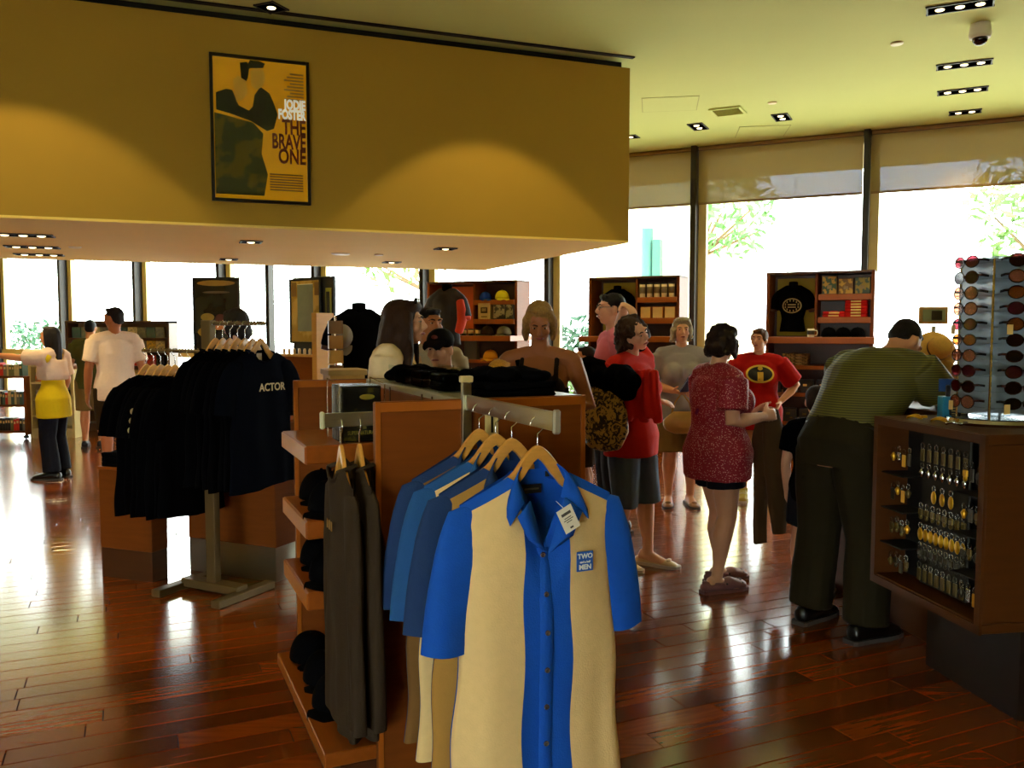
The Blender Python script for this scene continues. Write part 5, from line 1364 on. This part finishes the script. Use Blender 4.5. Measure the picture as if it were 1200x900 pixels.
pprint('figure_shape', ((-.44, .62), (-.44, .735), (-.34, .765), (-.28, .76), (-.22, .66), (-.12, .63), (-.08, .66), (-.06, .74), (.0, .80), (.09, .76), (.13, .70), (.17, .62), (.13, .52), (.06, .50), (-.1, .56), (-.3, .60)), DK)
pprint('figure_shape', ((-.16, .79), (-.19, .85), (-.2, .95), (-.13, .96), (-.1, .92), (.03, .93), (.05, .96), (-.01, .975), (-.1, .975), (-.12, .86)), DK, -.0052)
pprint('face_shape', ((-.09, .80), (-.10, .90), (-.04, .925), (.03, .92), (.05, .86), (.02, .80), (-.04, .775)), AM, -.006)
pprint('face_shape', ((-.26, .74), (-.27, .83), (-.22, .86), (-.14, .83), (-.13, .75), (-.18, .70), (-.24, .68)), AM, -.0064)
pprint('panel_shape', ((-.46, .05), (-.46, .60), (-.3, .58), (-.08, .55), (.02, .48), (.0, .34), (.06, .2), (.02, .05)), pattern('print_dusk', (104, 84, 14), (54, 52, 20), 'noise', 5.0, .25), -.005)
WTX = mat('print_cream', (250, 244, 226), .3, emit=.35); RTX = mat('print_maroon', (120, 30, 10), .3)  # cream lettering also glows a little, to stay legible on the brightened sheet
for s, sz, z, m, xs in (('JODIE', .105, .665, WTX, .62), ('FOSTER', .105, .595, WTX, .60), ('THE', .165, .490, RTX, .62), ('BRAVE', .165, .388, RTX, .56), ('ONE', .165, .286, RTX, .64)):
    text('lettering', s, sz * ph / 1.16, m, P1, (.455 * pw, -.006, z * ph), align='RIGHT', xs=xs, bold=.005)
for k in range(9): pprint('small_print', ((.30 - .03 * (k % 3), .90 - .022 * k), (.44, .90 - .022 * k), (.44, .912 - .022 * k), (.30 - .03 * (k % 3), .912 - .022 * k)), mat('print_gold_dim', (170, 120, 30), .3), -.0058)
for k in range(7): pprint('small_print', ((.08, .20 - .018 * k), (.42, .20 - .018 * k), (.42, .209 - .018 * k), (.08, .209 - .018 * k)), mat('print_brown', (120, 76, 14), .3), -.0062)
B('glass', (0, -.012, ph / 2), (pw - .05, .003, ph - .05), GLASS, P1, 0)
# posters standing by the windows
Yp = 11.0
q0, q1 = dp(225, 325, Yp), dp(281, 325, Yp); hP = 1.05
P2 = frame_poster('film_poster', 'dark and gold framed poster on a stand before the bright window', Vector(((q0.x + q1.x) / 2, Yp, q0.z - hP)), -.1, (q1.x - q0.x) / .98, hP, pattern('dark_gold_art', (40, 44, 30), (16, 20, 16), 'noise', 3.0, .25), q0.z - hP)
w = (q1.x - q0.x)
for x, z, ww, hh, c in ((0, .93, .84, .07, (150, 120, 40)), (0, .82, .6, .03, (90, 80, 50)), (-.2, .52, .3, .1, (150, 130, 40)), (.08, .50, .22, .12, (90, 40, 16)), (.05, .40, .26, .07, (210, 130, 60)), (-.25, .34, .34, .12, (170, 140, 30))):
    MB().ell((x * w, -.004, z * hP), (ww * w / 2, .002, hh * hP / 2), None, 16, 8).obj('art_shape', mat('art_%d_%d' % (c[0], c[1]), c, .4), P2)
Yq = 11.3
q0, q1 = dp(319, 326, Yq), dp(356, 325, Yq - .35); hP = .86
mid = (q0 + q1) / 2; rzq = math.atan2(q1.y - q0.y, q1.x - q0.x)
KS = thing('poster_kiosk', 'wooden kiosk with a dark panel and a small goods ledge near the windows', 'kiosk', Vector((mid.x + .1, Yq + .05, 0)), rzq)
B('cabinet', (0, .12, .62), (.78, .3, 1.24), WOOD, KS); B('back_panel', (.04, .20, 1.76), (.80, .04, 1.04), mat('panel_navy', (36, 40, 44), .5), KS); B('side_post', (.40, .02, .95), (.09, .30, 1.7), WOODP, KS); B('ledge', (0, -.06, 1.25), (.74, .20, .03), WOODP, KS)
B('green_frame', (.36, .165, 1.95), (.10, .02, .36), mat('green_trim', (150, 160, 60), .5), KS); B('frame_hole', (.36, .154, 1.94), (.06, .012, .28), mat('panel_navy', (36, 40, 44), .5), KS, 0)
P3 = frame_poster('film_poster', 'narrow gold and grey framed poster mounted on the wooden kiosk', Vector((0, 0, 0)), rzq, (q1 - q0).to_2d().length, hP, pattern('gold_grey_art', (196, 164, 90), (170, 136, 66), 'noise', 4, .25))
kb = KS.matrix_basis if 0 else Matrix.Translation(KS.location) @ Matrix.Rotation(rzq, 4, 'Z')
P3.location = kb @ Vector((-.06, .14, 1.40))
w = (q1 - q0).to_2d().length
for x, z, ww, hh, c in ((0, .55, .5, .72, (120, 128, 112)), (-.12, .50, .22, .3, (70, 72, 62)), (-.36, .84, .16, .22, (120, 84, 30)), (.38, .84, .16, .2, (120, 84, 30)), (0, .90, .5, .04, (220, 214, 190)), (.02, .84, .4, .03, (150, 40, 30))):
    MB().box((x * w, -.003, z * hP), (ww * w, .002 + .001 * hh, hh * hP)).obj('art_shape', mat('art_%d_%d' % (c[0], c[1]), c, .4), P3, fix=False)
for k in range(6):
    tag(MB().tube([(0, 0, 0), (0, 0, .05), (0, 0, .075)], [.018, .02, .012], 8).obj('shot_glass', mat('pale_glass', (226, 206, 160), .3), None, kb @ Vector((-.26 + .10 * k, -.06, 1.266))), 'tiny pale glass in the row on the kiosk ledge', 'glass', 'tiny glasses on the kiosk')
# torso form, hat and card spinner at the left of the gondola
pt = dp(421, 385, 7.2); pt.z = 0
torso_form('plain black torso form standing left of the woman in white tee', pt, .25, BLACKF, 1.15, sc=1.0, sleeve=True)
gh = cap('round grey hat hooked on the shoulder of the black torso form', Vector((pt.x - .115, pt.y - .15, 1.53)), .3, mat('grey_felt', (120, 112, 96), .8)); gh.rotation_euler = (1.2, 0, .2)
cs = dp(393, 385, 6.7); cs.z = 0
CS = thing('card_spinner', 'slim spinner of tan cards beside the black torso form', 'card rack', cs, .3)
MB().tube([(0, 0, .02), (0, 0, 1.70)], .012, 8).obj('pole', CHROME, CS); MB().lathe((0, 0, 0), [(.18, 0), (.18, .012), (.02, .02)], 20).obj('base', CHROME, CS)
for k in range(5):
    for a in range(4):
        c, s = math.cos(a * PI / 2), math.sin(a * PI / 2)
        MB().box((s * .05, -c * .05, 1.15 + .115 * k), (.085, .008, .10), a * PI / 2).obj('card', mat('card_%d' % (k % 3), ((170, 124, 60), (120, 84, 40), (200, 160, 90))[k % 3], .5), CS, fix=False)
tb = dp(402, 385, 6.0); tb.z = 0
t = thing('display_pedestal', 'tan box pedestal behind the far end of the gondola', 'pedestal', tb, GA)
B('body', (0, 0, .64), (.24, .24, 1.28), WOODP, t); B('top', (0, 0, 1.30), (.27, .27, .04), mat('tan_top', (176, 140, 76), .5), t)

# ------------------------------------------------------------------ the shoppers
def at_floor(px, py): p = gp(px, py, 0); return (p.x, p.y)
def at_depth(px, Y): p = dp(px, 385, Y); return (p.x, p.y)
DENIM = CL('denim', (44, 52, 66)); DKDENIM = CL('dark_denim', (20, 22, 32)); KHAKI = CL('khaki', (120, 96, 52)); BROWNC = CL('brown', (50, 36, 20))

# woman pointing, yellow top and white wrap
p = Person('woman in a yellow top and white wrap pointing with an outstretched arm', at_floor(66, 561), 1.5, 1.63, S_MID,
           dict(eL=(-.12, .15, .795), wL=(-.115, .29, .812), wR=(.13, .05, .5), hL=(-.05, 0, .505)), yaw=0.1, handL=dict(n=(0, 0, -1), curl=0.25), footyaw=(0.1, -0.25), voxel=.010, wf=.88)
p.bottom('jeans', DKDENIM, 1.97, .010, .014); p.top('yellow_top', CL('yellow', (222, 192, 26)), 0, .006, .075, .016, seed=2, hem=.026)
H = p.H; J = p.J; m = MB()
m.tube([lerp(J['waist'], J['chest'], .28), lerp(J['waist'], J['chest'], .6), J['chest'], lerp(J['chest'], J['neck'], .6)], [(.106 * H, .084 * H), (.110 * H, .086 * H), (.116 * H, .082 * H), (.108 * H, .070 * H)], 20, ref=(1, 0, 0))
for q in 'LR': m.tube([lerp(J['neck'], J['s' + q], .4), J['s' + q], lerp(J['s' + q], J['e' + q], .75)], [.054 * H, .052 * H, .052 * H], 12)
blob(m, 'wrap', CL('white_wrap', (222, 196, 176)), p.root, .011, 3, .4, .010, (6, 6, 14), 5)
p.shoes(BLACKP, SOLE, 'low'); p.hair(H_BLACK, 'long', 3); p.brows(H_BLACK)

# man in olive tee
p = Person('man in an olive green tee seen from behind at the media shelf', at_floor(110, 524), 0.25, 1.73, S_MID,
           dict(eL=(-.15, -.01, .64), wL=(-.10, .12, .62), eR=(.15, -.01, .64), wR=(.10, .12, .62)), female=False, voxel=.011)
p.bottom('shorts', KHAKI, .95, .016); p.top('olive_tee', CL('olive', (74, 74, 34)), .65, .014, .02, seed=4); p.shoes(BLACKP, SOLE, 'low'); p.hair(H_BLACK, 'neat', 4); p.brows(H_BLACK)
# man in white polo
p = Person('tall man in a white polo shirt and brown knee shorts seen from behind', at_floor(139, 557), 0.55, 1.84, S_TAN,
           dict(eL=(-.145, -.02, .635), wL=(-.15, .03, .49), eR=(.145, -.02, .635), wR=(.145, .03, .49)), wf=.93, female=False, yaw=0.75, voxel=.010)
p.bottom('shorts', BROWNC, 1.02, .016, .004); p.top('polo_shirt', CL('white_polo', (232, 208, 184)), .75, .016, .03, .006, seed=5); p.shoes(BLACKP, SOLE, 'low'); p.hair(H_BLACK, 'short', 5); p.brows(H_BLACK)
m = MB().tube([p.J['neck'] + V3(0, -.004, -.01), p.J['neck'] + V3(0, -.012, .03)], [(.068, .06), (.062, .056)], 16)
m.obj('collar', CL('white_polo', (232, 208, 184)), p.root, smooth=True)
# person behind the tee rack
p = Person('dark-haired person in black standing behind the rack of black tees', at_depth(277, 6.7), 0.9, 1.76, S_FAIR, female=False, yaw=.3, pitch=-.15, voxel=.012)
p.bottom('trousers', DKDENIM, 1.95); p.top('black_shirt', BLACKF, 1.8, .014, .03); p.shoes(BLACKP, SOLE, 'low'); p.hair(H_BLACK, 'bob', 6); p.brows(H_BLACK)

# woman in white tee at the gondola
p = Person('woman with wavy brown hair in a white tee behind the gondola', at_depth(464, 4.62), -1.72, 1.775, S_FAIR,
           dict(eR=(.15, .0, .645), wR=(.13, .08, .53), eL=(-.13, .0, .645), wL=(-.12, .06, .5), head=(0, .03, .918), neck=(0, -.004, .828), sL=(-.108, 0, .815), sR=(.108, 0, .815)), yaw=.12, voxel=.007)
p.bottom('jeans', DENIM, 1.97, .010, .008); p.top('white_tee', CL('white_tee', (236, 206, 160)), .72, .012, .03, fold=.008, seed=7); p.shoes(BLACKP, SOLE, 'low'); p.hair(H_BROWN, 'wavy', 7, .008); p.brows(H_BROWN)
g = MB()
for x in (-1, 1): g.ell(p.hp(x * .034, .062, .118), (.026, .012, .02), p.HR)
g.tube([p.hp(-.04, .07, .12), p.hp(.04, .07, .12)], .004, 6)
g.obj('sunglasses', mat('dark_lens', (16, 10, 10), 0.08, var=0.1), p.root, smooth=True)
MB().tube([p.hp(-.055, .015, -.19), p.hp(-.03, .06, -.235), p.hp(0, .075, -.25), p.hp(.03, .06, -.235), p.hp(.055, .015, -.19)], .003, 6).obj('necklace', BRASS, p.root)
# man behind her
p = Person('dark-haired man in a pale grey shirt behind the woman in white tee', at_depth(503, 5.75), PI + .42, 1.75, S_TAN, dict(wL=(-.12, .1, .55), wR=(.12, .1, .55)), female=False, yaw=.15, voxel=.008)
p.bottom('trousers', BROWNC, 1.95); p.top('grey_shirt', CL('pale_grey', (168, 152, 124)), .8, .014, .03, seed=8); p.shoes(BLACKP, SOLE, 'low'); p.hair(H_BLACK, 'short', 8); p.brows(H_BLACK)
# boy with black cap
p = Person('boy in a black baseball cap leaning over the gondola top', at_depth(526, 5.05), PI - .3, 1.63, S_FAIR,
           dict(chest=(0, .03, .72), neck=(0, .05, .815), head=(0, .085, .91), sL=(-.108, .04, .79), sR=(.108, .04, .79), eL=(-.135, .03, .64), eR=(.135, .03, .64), wL=(-.13, .08, .51), wR=(.13, .08, .51)), female=False, pitch=-.1, voxel=.007)
p.bottom('trousers', BROWNC, 1.95); p.top('pale_shirt', CL('sand', (170, 150, 110)), .8, .014, .03, seed=9); p.shoes(BLACKP, SOLE, 'low'); p.hair(H_DBROWN, 'neat', 9); p.brows(H_DBROWN)
h = p.hs; m = MB(); m.ell(p.hp(0, -.012, .055), (.088 * h, .106 * h, .078 * h), p.HR, 18, 12)
capm = CL('cap_black', (14, 13, 16))
cp = blob(m, 'cap', capm, p.root, .008, 2, .5)
rows = []
for i in range(6):
    y = .07 + .018 * i; hw = .075 * math.sqrt(max(.02, 1 - (i / 5.6) ** 2.6))
    rows.append([p.hp(hw * (k / 6.0 - 1), y, .074 - .008 * i - .02 * (k / 6.0 - 1) ** 2) for k in range(13)])
m = MB().grid(rows); m.grid([[q + V3(0, 0, -.004) for q in r] for r in rows]); m.obj('brim', capm, cp, smooth=True, fix=False)
MB().ell(p.hp(0, .085, .085), (.02, .006, .012), p.HR).obj('badge', mat('badge_red', (130, 60, 50), .6), cp)
# ginger child
p = Person('child with bright ginger hair mostly hidden behind the heap of black tees', at_depth(585, 4.5), -.4, 1.44, S_FAIR, female=False, voxel=.011, hands=True)
p.bottom('shorts', BROWNC, .95); p.top('child_tee', CL('sand', (170, 150, 110)), .7, .014, .03); p.shoes(BLACKP, SOLE, 'low'); p.hair(H_GINGER, 'neat', 10, .008); p.brows(H_GINGER)
# tan woman in tank top
p = Person('blonde woman in a dark tank top looking down at her hands', at_depth(633, 5.1), PI - .12, 1.765, S_TAN,
           dict(eL=(-.165, .0, .645), wL=(-.015, .135, .685), eR=(.165, .0, .66), wR=(.05, .125, .715), head=(0, .022, .928)), pitch=-.55, yaw=.1, voxel=.007,
           handL=dict(d=(1, .35, .2), n=(0, -1, .2), curl=.7), handR=dict(d=(-.6, .3, .5), n=(-.6, -.3, -.2), curl=.9))
p.bottom('jeans', DENIM, 1.95); p.shoes(BLACKP, SOLE, 'low'); p.hair(H_BLOND, 'bob', 11, .008); p.brows(H_LBROWN)
m = MB(); J = p.J; H = p.H
m.tube([J['pel'], J['waist'], lerp(J['waist'], J['chest'], .55), lerp(J['waist'], J['chest'], .86)], [(.108 * H, .076 * H), (.09 * H, .068 * H), (.096 * H, .074 * H), (.099 * H, .08 * H)], 20, ref=(1, 0, 0))
for x in (-1, 1):
    m.ell(lerp(J['chest'], J['waist'], .18) + V3(x * .043 * H, .055 * H, 0), .046 * H)
    m.tube([J['chest'] + V3(x * .06 * H, .085 * H, .0), J['chest'] + V3(x * .058 * H, .066 * H, .045 * H), J['chest'] + V3(x * .058 * H, .01 * H, .092 * H), J['chest'] + V3(x * .058 * H, -.06 * H, .03 * H)], .009 * H, 8)
blob(m, 'tank_top', CL('charcoal_tank', (40, 28, 20)), p.root, .009, 2, .4)
m = MB().tube([J['chest'] + V3(.03, .14, -.08), J['chest'] + V3(.10, .105, .06), J['chest'] + V3(.135, .02, .165), J['chest'] + V3(.16, -.08, .06), J['chest'] + V3(.2, -.1, -.2)], [(.02, .006)] * 5, 8)
m.obj('bag_strap', BLACKF, p.root, smooth=True)
tag(MB().ell((0, 0, 0), (.035, .03, .035)).ell((.0, 0, .02), (.02, .02, .03)).obj('small_toy', mat('orange_toy', (216, 104, 30), .5), None, p.root.matrix_basis @ (J['wL'] + V3(.09, .06, .03)), smooth=True), 'small orange toy held in the hands of the blonde woman', 'toy')

# man with glasses
p = Person('man with glasses and a pink shirt standing in left profile', at_depth(719, 6.75), PI / 2 + .12, 1.885, S_FAIR, dict(wL=(-.13, .1, .55), wR=(.13, .1, .55)), female=False, voxel=.008)
p.bottom('jeans', DENIM, 1.95); p.top('pink_shirt', CL('pink', (196, 96, 112)), .8, .014, .03, seed=12); p.shoes(BLACKP, SOLE, 'low'); p.hair(H_BLACK, 'short', 12, .008); p.brows(H_BLACK)
g = MB()
for x in (-1, 1):
    g.tube([p.hp(x * .032 + .022 * math.cos(a), .098, .008 + .017 * math.sin(a)) for a in [k * PI / 6 for k in range(13)]], .002, 5)
    g.tube([p.hp(x * .054, .097, .012), p.hp(x * .078, .0, .012)], .002, 5)
g.tube([p.hp(-.01, .1, .01), p.hp(.01, .1, .01)], .002, 5); g.obj('glasses', BLACKP, p.root)

# curly-haired woman
p = Person('curly-haired woman in red with one hand on her tilted head', at_floor(738, 662), PI + .85, 1.69, S_FAIR,
           dict(eL=(-.13, -.15, .935), wL=(-.06, -.075, 1.04), eR=(.15, -.05, .655), wR=(.05, .11, .665), head=(.03, .03, .925), aR=(.055, -.03, .047), aL=(-.055, .05, .047), kL=(-.055, .04, .28)),
           roll=.42, yaw=-.1, pitch=-.08, voxel=.007, handL=dict(d=(.5, .8, -.22), n=(.1, -.2, -1), curl=.35), handR=dict(n=(-.3, 0, -1)), footyaw=(.15, -.1), wf=1.02)
p.bottom('denim_capris', CL('denim_blue', (78, 92, 112)), 1.12, .012, .012); p.top('red_top', CL('red_top', (196, 36, 22)), .8, .016, .035, seed=13, sl_infl=.016)
p.shoes(mat('cream_leather', (206, 176, 128), .4), SOLEW, 'flat'); p.hair(H_BROWN, 'curly', 13, .007); p.brows(H_BROWN)
CW = p
# older woman
p = Person('older woman with short grey hair in a pale blue blouse holding a blue folder', at_floor(796, 592), PI - .06, 1.70, S_FAIR,
           dict(eR=(.15, -.01, .645), wR=(.05, .12, .62), eL=(-.155, -.005, .645), wL=(-.07, .13, .61)), wf=1.08, voxel=.008, handR=dict(n=(-.3, -.2, 1), curl=.6), handL=dict(n=(.3, -.4, 1), curl=.6))
p.bottom('khaki_shorts', KHAKI, .95, .014, .01); p.top('blue_blouse', CL('pale_blue', (150, 146, 150)), .7, .016, .02, .008, seed=14)
MB().tube([p.J['neck'] + V3(-.07, .03, -.02), p.J['neck'] + V3(-.06, .09, -.12), p.J['neck'] + V3(0, .12, -.17), p.J['neck'] + V3(.06, .09, -.12), p.J['neck'] + V3(.07, .03, -.02)], .013, 8).obj('neckline_trim', CL('ecru', (190, 170, 110)), p.root, smooth=True)
p.shoes(mat('tan_leather', (140, 100, 64), .5), SOLE, 'flat'); p.hair(H_GREY, 'crop', 14); p.brows(H_GREY); OW = p
fo = thing('folder', 'dark blue folder held in front of the older woman', 'folder', p.root.matrix_basis @ V3(-.09, .30, 1.06), p.root.rotation_euler.z)
fo.rotation_euler = (-.9, 0, p.root.rotation_euler.z + .35)
B('cover', (0, .006, .12), (.32, .006, .24), mat('folder_blue', (18, 34, 96), .35), fo, .002); B('cover', (0, -.006, .12), (.32, .006, .24), mat('folder_blue', (18, 34, 96), .35), fo, .002); B('pages', (0, 0, .12), (.31, .006, .23), WHITEP, fo, .001)
# child by the shirt shelf
p = Person('dark-haired child in a beige shirt behind the curly-haired woman', at_depth(688, 7.4), PI / 2 - .2, 1.45, S_MID, female=False, voxel=.010)
p.bottom('shorts', BROWNC, .95); p.top('beige_shirt', CL('beige', (150, 130, 84)), .75, .014, .03); p.shoes(BLACKP, SOLE, 'low'); p.hair(H_DBROWN, 'neat', 15); p.brows(H_DBROWN)

# woman in dotted blouse
p = Person('woman in a dotted crimson blouse and dark shorts holding up a brown garment', at_floor(838, 688), -1.27, 1.63, S_FAIR,
           dict(eR=(.135, -.02, .645), wR=(.075, .15, .655), eL=(-.13, .02, .645), wL=(-.02, .165, .655), aL=(-.058, .05, .047), kL=(-.056, .045, .28), aR=(.058, -.03, .047), head=(0, .02, .928)),
           wf=1.16, yaw=.55, pitch=-.25, voxel=.007, handR=dict(d=(-.25, 1, .1), n=(-1, 0, -.2), curl=.8), handL=dict(d=(0, 1, .1), n=(1, 0, -.2), curl=.8), footyaw=(.1, .05))
p.bottom('dark_shorts', DKDENIM, .5, .012, .004)
p.top('dotted_blouse', pattern('crimson_dots', (150, 14, 40), (236, 170, 160), 'dots', 95, thresh=.26), .74, .018, .055, .012, seed=15, fold=.006, sl_infl=.018)
p.shoes(mat('mauve_foam', (128, 84, 80), .6), mat('mauve_sole', (110, 70, 66), .7), 'clog', 'clog'); p.hair(H_DBROWN, 'crop', 16, .007); p.brows(H_DBROWN); PW_ = p
J = p.J
MB().tube([J['chest'] + V3(-.02, .17, -.22), J['chest'] + V3(.03, .145, .02), J['chest'] + V3(.075, .03, .17), J['chest'] + V3(.06, -.10, .10), J['chest'] + V3(.0, -.15, -.1)], [(.016, .005)] * 5, 8).obj('bag_strap', CL('purple', (120, 20, 70)), p.root, smooth=True)
# girl in red tee with emblem
p = Person('girl in a red tee with an oval emblem, one hand on her hip', at_floor(886, 586), PI - .18, 1.61, S_FAIR,
           dict(eL=(-.215, -.03, .665), wL=(-.115, .045, .575), eR=(.15, -.02, .65), wR=(.12, .08, .56), kL=(-.06, .012, .28), aL=(-.064, -.012, .047), kR=(.066, .012, .28), aR=(.072, -.012, .047)), yaw=-.45, voxel=.008,
           handL=dict(d=(.3, .6, -.6), n=(1, .3, 0), curl=.3))
p.bottom('black_shorts', BLACKF, .42, .014, .01); RT = p.top('red_tee', CL('emblem_red', (168, 18, 14)), .85, .022, .06, .006, seed=17, sl_infl=.022)
SN = mat('lime_sneaker', (176, 160, 66), .6); p.shoes(SN, SOLEW, 'sneaker'); p.hair(H_LBROWN, 'tied', 17); p.brows(H_LBROWN); GR = p
EY = mat('emblem_yellow', (216, 176, 60), .7); EK = mat('emblem_black', (16, 12, 10), .7)
zc = p.J['chest'].z + .02
on_front(p, RT, 0, zc, EY, 'emblem_rim', oval(.125, .082), .004); on_front(p, RT, 0, zc, EK, 'emblem_oval', oval(.108, .066), .006)
on_front(p, RT, 0, zc, EY, 'emblem_stem', quad(-.028, .022, -.066, .018), .008); on_front(p, RT, 0, zc, EY, 'emblem_dot', oval(.022, .018, -.002, .05), .008)

# man in striped green polo
p = Person('man in a striped green polo bending over the counter with back turned', at_floor(985, 738), -1.02, 1.83, S_MID,
           dict(pel=(0, -.02, .535), waist=(0, .03, .62), chest=(0, .10, .712), neck=(0, .185, .785), head=(0, .265, .835), sL=(-.12, .145, .765), sR=(.12, .145, .765),
                eL=(-.16, .20, .67), eR=(.16, .22, .67), wL=(-.08, .32, .672), wR=(.07, .34, .672), hL=(-.06, -.02, .505), hR=(.06, -.02, .505), kL=(-.085, .0, .28), kR=(.085, .0, .28), aL=(-.095, -.02, .047), aR=(.095, -.02, .047)),
           wf=1.2, female=False, pitch=-.85, voxel=.009, handL=dict(n=(0, 0, -1), curl=.5), handR=dict(n=(0, 0, -1), curl=.5))
p.bottom('olive_trousers', CL('olive_trousers', (36, 30, 13)), 1.98, .014, .012, hi=.12)
p.top('striped_polo', pattern('green_stripes', (98, 92, 24), (58, 54, 13), 'wave', 26, thresh=.5), .82, .018, 0, .004, seed=18, fold=.005, tuck=True, sl_infl=.02)
J = p.J; H = p.H; c = lerp(J['pel'], J['waist'], .62)
MB().tube([c + V3(0, -.004, -.016), c + V3(0, 0, .02)], [(.094 * H * 1.2 + .03, .065 * H * 1.2 + .03)] * 2, 28, ref=(1, 0, 0)).obj('belt', mat('belt_leather', (14, 12, 10), .5), p.root, smooth=True)
p.shoes(mat('black_leather', (12, 10, 9), .35), SOLE, 'low'); p.hair(H_BLACK, 'neat', 18); p.brows(H_BLACK)
# child hidden behind him
p = Person('child mostly hidden behind the man in the striped green polo', at_floor(952, 694), -.5, 1.25, S_FAIR, dict(aL=(-.075, -.02, .047), kL=(-.07, .0, .28)), female=False, voxel=.011)
p.bottom('shorts', DKDENIM, .8, .014); p.top('dark_tee', BLACKF, .7, .014, .03); p.shoes(BLACKP, SOLEW, 'sneaker', detail=WHITEP); p.hair(H_DBROWN, 'neat', 19); p.brows(H_DBROWN)

# ------------------------------------------------------------------ things people carry
def ploc(p, v): return Matrix.Translation(p.root.location) @ Matrix.Rotation(p.root.rotation_euler.z, 4, 'Z') @ Vector(v)
LEO = pattern('leopard_print', (196, 150, 70), (44, 30, 14), 'noise', 26, .6, .5, dist=1.5)
t = thing('leopard_bag', 'slouchy leopard print shoulder bag hanging by the curly-haired woman', 'bag', ploc(CW, (.285, -.02, .82)), CW.root.rotation_euler.z)
m = MB().tube([(0, 0, .03), (0, 0, .12), (0, 0, .26), (0, 0, .40)], [(.07, .14), (.085, .18), (.075, .17), (.045, .13)], 18, rnd=.3, ref=(1, 0, 0)); blob(m, 'sack', LEO, t, .009, 3, .5, .008, (9, 9, 5), 2)
MB().tube([(-.02, -.10, .39), (-.05, -.05, .48), (-.09, .02, .55), (-.05, .07, .48), (-.02, .11, .39)], (.012, .005), 8).obj('strap', mat('bag_leather', (70, 46, 24), .6), t, smooth=True)
t = thing('black_jacket', 'black jacket draped over the arm of the curly-haired woman', 'jacket', ploc(CW, (.255, -.02, 1.17)), CW.root.rotation_euler.z)
m = MB()
for a in range(11): m.ell((.02 * math.sin(a * 2.1), -.16 + .034 * a, .16 - .006 * a + .02 * math.sin(a)), (.10, .07, .075))
for a in range(9): m.ell((.03, -.10 + .035 * a, .11 - .01 * a), (.06, .06, .06))
blob(m, 'cloth', BLACKF, t, .01, 3, .5, .012, (14, 14, 5), 6)
t = thing('red_cloth', 'bright red garment hanging from the forearm of the curly-haired woman', 'garment', ploc(CW, (.16, .19, .97)), CW.root.rotation_euler.z)
m = MB()
for a in range(5): m.tube([(.03 * math.sin(a * 2), -.08 + .045 * a, .36), (.035 * math.sin(a * 2 + 1), -.085 + .047 * a, .2), (.03 * math.sin(a * 2 + 2), -.09 + .05 * a, .04 + .03 * (a % 2))], [.03, .04, .035], 10, rnd=.4)
blob(m, 'cloth', CL('bright_red', (206, 34, 20)), t, .009, 2, .5, .008, (16, 16, 4), 3)
t = thing('tan_handbag', 'tan leather handbag hanging in front of the older woman', 'handbag', ploc(OW, (.02, .25, .68)), OW.root.rotation_euler.z)
m = MB().tube([(-.14, 0, .08), (-.07, 0, .10), (.07, 0, .10), (.14, 0, .08)], [(.055, .05), (.10, .06), (.10, .06), (.055, .05)], 16, rnd=.4, ref=(0, 0, 1)); blob(m, 'body', mat('tan_leather_bag', (168, 130, 62), .45), t, .009, 3, .5, .003)
MB().tube([(-.10, 0, .15), (-.06, 0, .28), (.0, -.02, .36), (.06, 0, .28), (.10, 0, .15)], .008, 8).obj('handle', mat('tan_leather_bag', (168, 130, 62), .45), t, smooth=True)
MB().tube([(-.11, -.045, .16), (0, -.06, .175), (.11, -.045, .16)], .004, 6).obj('zip', BRASS, t)
# long brown garment held by the woman in the dotted blouse
t = thing('brown_garment', 'long brown garment hanging from the hands of the dotted blouse woman', 'garment', ploc(PW_, (.03, .36, .0)), PW_.root.rotation_euler.z)
m = MB()
m.tube([(.02, -.02, 1.10), (.03, .0, .95), (.02, .02, .7), (.04, .04, .45), (.04, .05, .32)], [(.03, .05), (.045, .075), (.04, .07), (.035, .06), (.03, .05)], 14, ref=(1, 0, 0))
m.tube([(-.04, -.03, 1.08), (-.06, -.04, .9), (-.06, -.03, .62), (-.06, -.02, .24)], [(.025, .04), (.035, .055), (.035, .05), (.03, .05)], 12, ref=(1, 0, 0))
blob(m, 'cloth', CL('garment_brown', (70, 50, 28)), t, .009, 3, .5, .012, (12, 12, 2.5), 7)
# emblems on the two tee forms
ring_emblem(to, .38, .115, PALEE); ring_emblem(to2, .36, .10, mat('emblem_dull_red', (130, 50, 24), .7))
